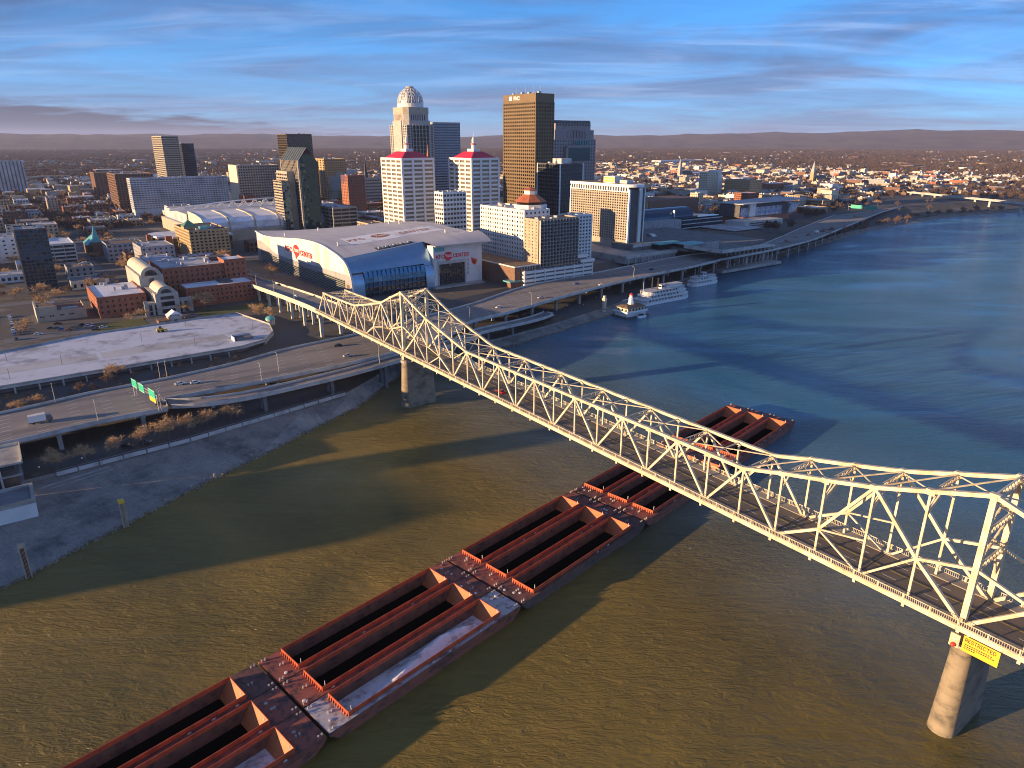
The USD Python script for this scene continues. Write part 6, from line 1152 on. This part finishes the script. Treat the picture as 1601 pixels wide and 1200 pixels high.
for k, (s, w, h, lb) in enumerate(((-330, -38, 14, 'large pale bare tree in front of the red brick right wing'), (-328, -50, 8, 'small bare tree right of the white vaulted entrance'), (-328, -76, 8, 'bare tree left of the white vaulted entrance'), (-324, -84, 7, 'small bare tree on the lawn before the left brick wing'), (-287, -15.5, 10, 'upper bushy tan tree beside the bridge approach'), (-277, -11, 9, 'middle bushy tan tree beside the bridge approach'), (-296, -14, 8.5, 'topmost bushy tan tree beside the bridge approach'),
        (-200, -149, 7, 'orange bare tree at the left end of the slope behind the highway'), (-203, -141, 6, 'second orange bare tree on the slope behind the highway'), (-213, -108, 9, 'tall thin bare tree against the plaza garage wall'), (-209, -113, 8, 'brown bare tree on the slope left of the sign gantry'), (-206, -125, 7, 'low brown tree on the slope below the plaza'), (-428, 40, 12, 'round tan tree by the far corner of the arena'), (-330, -140, 7, 'small tree by the lot left of the tan building'), (-312, -118, 6, 'shrubby tree at the plaza edge near the parked cars'), (-340, -137, 8, 'tree between the side street and the tan building'),
        (-209, 140, 5, 'reddish brush tree left of the white vans'), (-211, 147, 5, 'reddish brush tree just behind the white vans'), (-208, 133, 4.5, 'low reddish brush at the end of the highway ramp'))): tree_at('brush' if 'bush' in lb or 'round' in lb or 'brush' in lb else ('brown' if 'brown' in lb or 'shrub' in lb else 'wide'), lb, s, w, h, k * 53)
for k in range(56):
    w = 420 + k * 16 + rng.uniform(-5, 5); s = bank(w) - rng.uniform(3, 16); tree_at('brown', 'dark bare tree on the river bank below the curving highway', s, w, rng.uniform(9, 15), rng.uniform(0, 360), 'bank trees below the curving highway')
for k in range(60):
    s, w = (rng.uniform(-212, -197), rng.uniform(-170, -30)); tree_at('brown', 'low brown brush on the slope between plaza and highway', s, w, rng.uniform(2.0, 4), rng.uniform(0, 360), 'brush on the slope between plaza and highway')
n = 0
ri = np.random.default_rng(5)
def near_tree(s, w, size):
    b = min(NAMED, key=lambda q: (q[0] - s) ** 2 + (q[1] - w) ** 2); side = 'in front of' if s > b[0] else 'behind'
    return f'{size} bare tree {side} the ' + ' '.join(b[2].split()[:9])
while n < 190:
    s, w = ri.uniform(-900, -380), ri.uniform(-150, 30) if n < 90 else ri.uniform(480, 1250)
    if any(a < s < b and c < w < d for a, b, c, d in OCC) or (w > 200 and s > -300): continue
    tree_at('wide' if n % 3 else 'brown', near_tree(s, w, 'tall' if (hh := ri.uniform(7, 12)) > 10 else 'small' if hh < 8.4 else 'middling'), s, w, hh, ri.uniform(0, 360), 'street trees left of the arena' if n < 90 else 'trees right of the riverfront hotel'); n += 1
tree_at('wide', 'lone tree in the open lot before the curved hall', -590, -45, 10)
# ------------------------------------------------------------------ buildings beyond the left edge whose shadows reach the river
for k, (x, y, hs, hw, h) in enumerate(((-471, 55, 20, 14, 63), (-481.5, 83.5, 5, 12, 75), (-560, 200, 30, 20, 46), (-640, 300, 40, 16, 54), (-520, 330, 24, 16, 38))):
    s, w = street(x, y); tower('riverside_flats', ['broad', 'slim', 'long', 'far', 'low'][k] + ' block of flats standing upriver beyond the left edge', 'building', s + hs, w - hw, hs * 2, hw * 2, 5, h, 'tan_wall', 'glass_grey', (8, int(h / 3.2)), (6, int(h / 3.2)), .6, .5, zb=8, reg=True)
ri = np.random.default_rng(9)
PAL = [('brick_red', 'red brick'), ('brick_tan', 'tan brick'), ('white_panel', 'white'), ('grey_wall', 'grey'), ('brick_brown', 'brown brick'), ('cream_wall', 'cream'), ('warm_stone', 'stone'), ('tan_wall', 'tan')]
RPAL = ['snow_worn', 'roof_pale', 'roof_grey', 'snow_worn', 'roof_dark', 'roof_grey', 'roof_brown']
FPAL = ['brick_red', 'brick_tan', 'white_panel', 'grey_wall', 'brick_brown', 'tan_wall', 'warm_stone', 'tan_wall', 'brick_brown']; FROOF = ['snow_worn', 'roof_grey', 'roof_dark', 'roof_brown', 'roof_pale', 'roof_grey']
def where(s, w):
    q = world(s, w); zc = q[1] * math.cos(math.radians(PITCH)) + 108 * math.sin(math.radians(PITCH)); u = 800 + FPX * q[0] / zc
    d = 'near' if q[1] < 900 else 'middle' if q[1] < 1500 else 'far'
    side = 'left of the tall balcony tower' if u < 230 else 'behind the curved hall' if u < 440 else 'behind the arena' if u < 600 else 'among the towers' if u < 900 else 'right of the riverfront hotel' if u < 1120 else 'beside the mosaic museum' if u < 1260 else 'near the brick churches' if u < 1450 else 'toward the far right bank'
    return u, d, side
cand = []
for bs in np.arange(-330, -2300, -112.0):
    for bw in np.arange(-900, 2400, 104.0):
        for _ in range(13):
            s, w = bs - ri.uniform(0, 88), bw + ri.uniform(0, 84); L, W = ri.uniform(14, 44), ri.uniform(14, 40); L, W = min(L, 98 - (bs - s)), min(W, 92 - (w - bw))
            if L < 9 or W < 9: continue
            if s > bank(w) - 105 or s > -290: continue
            if w > 400 and s > hw2f(w)[0] - 16: continue
            if any(not (s < a or s - L > b or w > d or w + W < c) for a, b, c, d in OCC): continue
            if -12 < w < 22 and s > -620: continue
            if w < -134 and s > -480 and w > -190: continue
            q = world(s, w); off = w < -165
            u, dd, side = where(s, w)
            if not off and (u < -60 or u > 1640): continue
            if off and (q[1] > 900 or ri.random() < .72 or 238 < -.358 * q[0] + .934 * q[1] < 338): continue
            h = ri.choice([6, 8, 10, 13, 16, 22], p=[.24, .26, .22, .15, .09, .04]) * (1.15 if off else 1)
            if q[1] > 1500: h *= .8
            occupy(s - L, s, w, w + W, 1.5); cand.append((q[1] if not off else q[1] + 500, s, w, L, W, h, u, dd, side))
cand.sort(key=lambda c: c[0])
rest = {}
for i, (y, s, w, L, W, h, u, dd, side) in enumerate(cand):
    wm, wn = PAL[int(ri.integers(len(PAL)))]; rm = RPAL[int(ri.integers(len(RPAL)))]; z1 = 12 + h
    if i < 285:
        sz = 'small' if L * W < 450 else 'large' if L * W > 1000 else 'mid sized'; rf = 'snowy' if 'snow' in rm else 'pale' if 'pale' in rm else 'dark'
        place_ = side if w > -165 else 'beyond the left edge'; lab = f'{sz} {wn} building with {rf} flat roof, {dd}, {place_}'
        nr = max(1, int(h / 3.4)); tower('city_building', lab, 'building', s, w, L, W, 11.5, z1, wm, 'glass_dark' if ri.random() < .7 else 'glass_grey', (max(2, int(L / 4)), nr), (max(2, int(W / 4)), nr), float(ri.uniform(.3, .65)), float(ri.uniform(.4, .6)), rm, par=.7, nu=int(ri.integers(1, 6)), zb=12.2, back=False, dp=.25, reg=False, group='low city buildings: ' + lab)
    else:
        a = rest.setdefault(wm, MB()); a.box(s - L, s, w, w + W, 11, z1); b = rest.setdefault(rm, MB()); b.box(s - L + .4, s - .4, w + .4, w + W - .4, z1, z1 + .25); units(s - L, s, w, w + W, z1 + .2, 2, rest.setdefault('metal_grey', MB()))
# houses and sheds scattered over the far plain
for _ in range(4000):
    y = 1500 + 7500 * ri.random() ** 1.7; x = (ri.random() * 2 - 1) * y * .86; s, w = street(x, y)
    if s > bank(w) - 60 or w > 4000 and s > -400: continue
    if y < 2600 and any(a < s < b and c < w < d for a, b, c, d in OCC): continue
    if y < 2000 and ri.random() < .55: continue
    big = ri.random() < .10; L, W, h = (ri.uniform(20, 70), ri.uniform(20, 90), ri.uniform(6, 12)) if big else (ri.uniform(7, 12), ri.uniform(9, 16), ri.uniform(4, 7)); wm = FPAL[int(ri.integers(len(FPAL)))]; m = rest.setdefault(wm, MB()); m.box(s, s + L, w, w + W, 11.5, 12 + h)
    r_ = rest.setdefault(FROOF[int(ri.integers(len(FROOF)))], MB())
    if big: r_.box(s + .3, s + L - .3, w + .3, w + W - .3, 12 + h, 12.3 + h)
    else: z = 12 + h; r_.add([(s - .4, w - .4, z), (s + L + .4, w - .4, z), (s + L + .4, w + W + .4, z), (s - .4, w + W + .4, z), (s + L / 2, w, z + 3), (s + L / 2, w + W, z + 3)], [(0, 1, 4, 4), (1, 2, 5, 4), (2, 3, 5, 5), (3, 0, 4, 5)])
for k, m in rest.items(): m.build('distant_roofs' if 'roof' in k or 'snow' in k or 'metal' in k else 'distant_buildings', k, kind='stuff', label=f'mass of far off {k.replace("_", " ")} houses and sheds spread over the plain', cat='buildings')
# ------------------------------------------------------------------ streets
for k, bs in enumerate(np.arange(-330 + 12, -2300, -112.0)):
    m = MB(); m.box(bs - 7, bs + 7, -150 if bs > -700 else -400, min(2300, 420 if bs > -700 else 2300), 12.02, 12.06); m.build('street', 'street_asphalt', kind='structure', label='city street running east to west between the blocks')
for k, bw in enumerate(np.arange(-900, 2300, 104.0)):
    s1 = min(-330, bank(bw) - 120)
    if bw > 400: s1 = min(s1, hw2f(bw)[0] - 25)
    m = MB(); m.box(-2400, s1, bw - 14, bw - 2, 12.07, 12.10); m.build('street', 'street_asphalt', kind='structure', label='city street running north to south between the blocks')
# ------------------------------------------------------------------ leafless woods over the plain
PI_ = UsdGeom.PointInstancer.Define(stage, '/World/winter_woods'); props(PI_.GetPrim(), 'brown leafless woods and street trees covering the plain to the hills', 'woods', kind='stuff'); protos = []
for k in range(3):
    r = np.random.default_rng(40 + k); n_ = 130; d = r.normal(size=(n_, 3)); d /= np.linalg.norm(d, axis=1)[:, None]; c = d * (r.random((n_, 1)) ** .4) * (4.6, 4.6, 3.6) + (0, 0, 5.6); e = r.normal(size=(n_, 3)) * 1.0 + (0, 0, .5); f_ = r.normal(size=(n_, 3)) * .75
    V = np.stack([c - f_ * .6, c + f_ * .6, c + e * 1.7], 1).reshape(-1, 3); t = MB(); t.tube([(0, 0, 0), (0, 0, 6)], [.35, .15], 4); v, f = t.arrays(); V = np.vstack([V, v]); Fc = np.vstack([np.arange(3 * n_).reshape(-1, 3), f + 3 * n_])
    p = f'/World/winter_woods/tree_{["a", "b", "c"][k]}'; usdkit.mesh(stage, p, (V, Fc), LOOK['wood_far']); protos.append(p)
for p in protos: PI_.CreatePrototypesRel().AddTarget(p)
X = []
for _ in range(125000):
    y = 900 + 9600 * ri.random() ** 1.55; x = (ri.random() * 2 - 1) * y * .86; s, w = street(x, y)
    if s > bank(w) - 25 or (w > 400 and w < 1440 and s > hw2f(w)[0] - 8): continue
    dn_ = meshkit.fbm(np.array((x / 420., y / 420., 2.)), 3)
    if y < 2600:
        if any(a - 2 < s < b + 2 and c - 2 < w < d + 2 for a, b, c, d in OCC): continue
        if ri.random() > .16 + .35 * max(0, (y - 1300) / 1300) : continue
    elif ri.random() > np.clip((dn_ - .36) * 5, .25, 1): continue
    X.append((x, y))
X = np.array(X); n = len(X); sc = ri.uniform(.75, 1.35, n) * np.clip(1 + (X[:, 1] - 4000) / 9000, 1, 1.6); an = ri.uniform(0, 2 * math.pi, n)
PI_.CreatePositionsAttr(Vt.Vec3fArray.FromNumpy(np.column_stack([X, np.full(n, 11.6)]).astype(np.float32))); PI_.CreateProtoIndicesAttr(Vt.IntArray.FromNumpy(ri.integers(0, 3, n).astype(np.int32))); PI_.CreateScalesAttr(Vt.Vec3fArray.FromNumpy(np.column_stack([sc, sc, sc * .95]).astype(np.float32)))
PI_.CreateOrientationsAttr(Vt.QuathArray([Gf.Quath(math.cos(a / 2), 0, 0, math.sin(a / 2)) for a in an]))
mat('hill_wood', (.135, .092, .070), .95, .4, .0035, col2=(.075, .056, .05), detail=10.)
# ------------------------------------------------------------------ hills
A = np.radians(np.linspace(-52, 62, 300)); R = [9300, 9900, 10500, 11200, 12000, 12900, 14000, 15000]; GH = []
for r_, hf in zip(R, (0, .16, .42, .72, .90, 1.0, .9, .55)):
    row = []
    for a in A:
        x, y = r_ * math.sin(a), r_ * math.cos(a); ad = math.degrees(a); base = 225 + 70 * np.clip((ad - 4) / 22, 0, 1) + 45 * np.clip((-18 - ad) / 12, 0, 1)
        n_ = meshkit.fbm(np.array((x / 2100., y / 2100., 1.0)), 5); row.append((x, y, 11 + hf * base * (.80 + .42 * (n_ - .5)) + (hf > 0) * 95 * (meshkit.fbm(np.array((x / 620., y / 620., 4.)), 4) - .5) * hf))
    GH.append(row)
GH = np.array(GH); v = GH.reshape(-1, 3); nI, nJ = GH.shape[:2]; i, j = np.meshgrid(np.arange(nI - 1), np.arange(nJ - 1), indexing='ij'); a = (i * nJ + j).ravel(); hm = usdkit.mesh(stage, '/World/hills', (v, np.stack([a, a + nJ, a + nJ + 1, a + 1], 1)), LOOK['hill_wood'], True); props(hm.GetPrim(), 'long low wooded hills along the horizon', kind='structure')
# ------------------------------------------------------------------ air
LOOK['haze'] = usdkit.material(stage, '/World/Looks/haze', {'v': ('principled_volume', {'density': HAZE, 'color': (.60, .68, .97), 'anisotropy': .1})}, volume='v.volume')
hz = trimesh.creation.box((56000, 60000, 480)); hz.apply_translation((0, 1000, 240 - 7.5)); hm = usdkit.mesh(stage, '/World/haze', hz, LOOK['haze']); props(hm.GetPrim(), 'thin cold haze over the whole valley', kind='stuff')

# steam drifting off a roof stack behind the pitched glass tower
import manifold3d
LOOK['steam'] = usdkit.material(stage, '/World/Looks/steam', {'v': ('principled_volume', {'density': .05, 'color': (.93, .93, .96), 'anisotropy': .2})}, volume='v.volume')
rs = np.random.default_rng(3); bl = None
for k in range(16):
    f = k / 15; r = 2.2 + 5.5 * f; c = (-690 + rs.normal(0, 2.5) * f, 205 + 10 * f + rs.normal(0, 3.5) * f, 44 + 30 * f + rs.normal(0, 2.5)); b_ = manifold3d.Manifold.sphere(r, 14).translate(c); bl = b_ if bl is None else bl + b_
mm = bl.to_mesh(); st = MB(); st.add(mm.vert_properties[:, :3], mm.tri_verts); st.build('steam_plume', 'steam', label='white steam plume rising right of the pitched glass tower', cat='steam', kind='stuff')
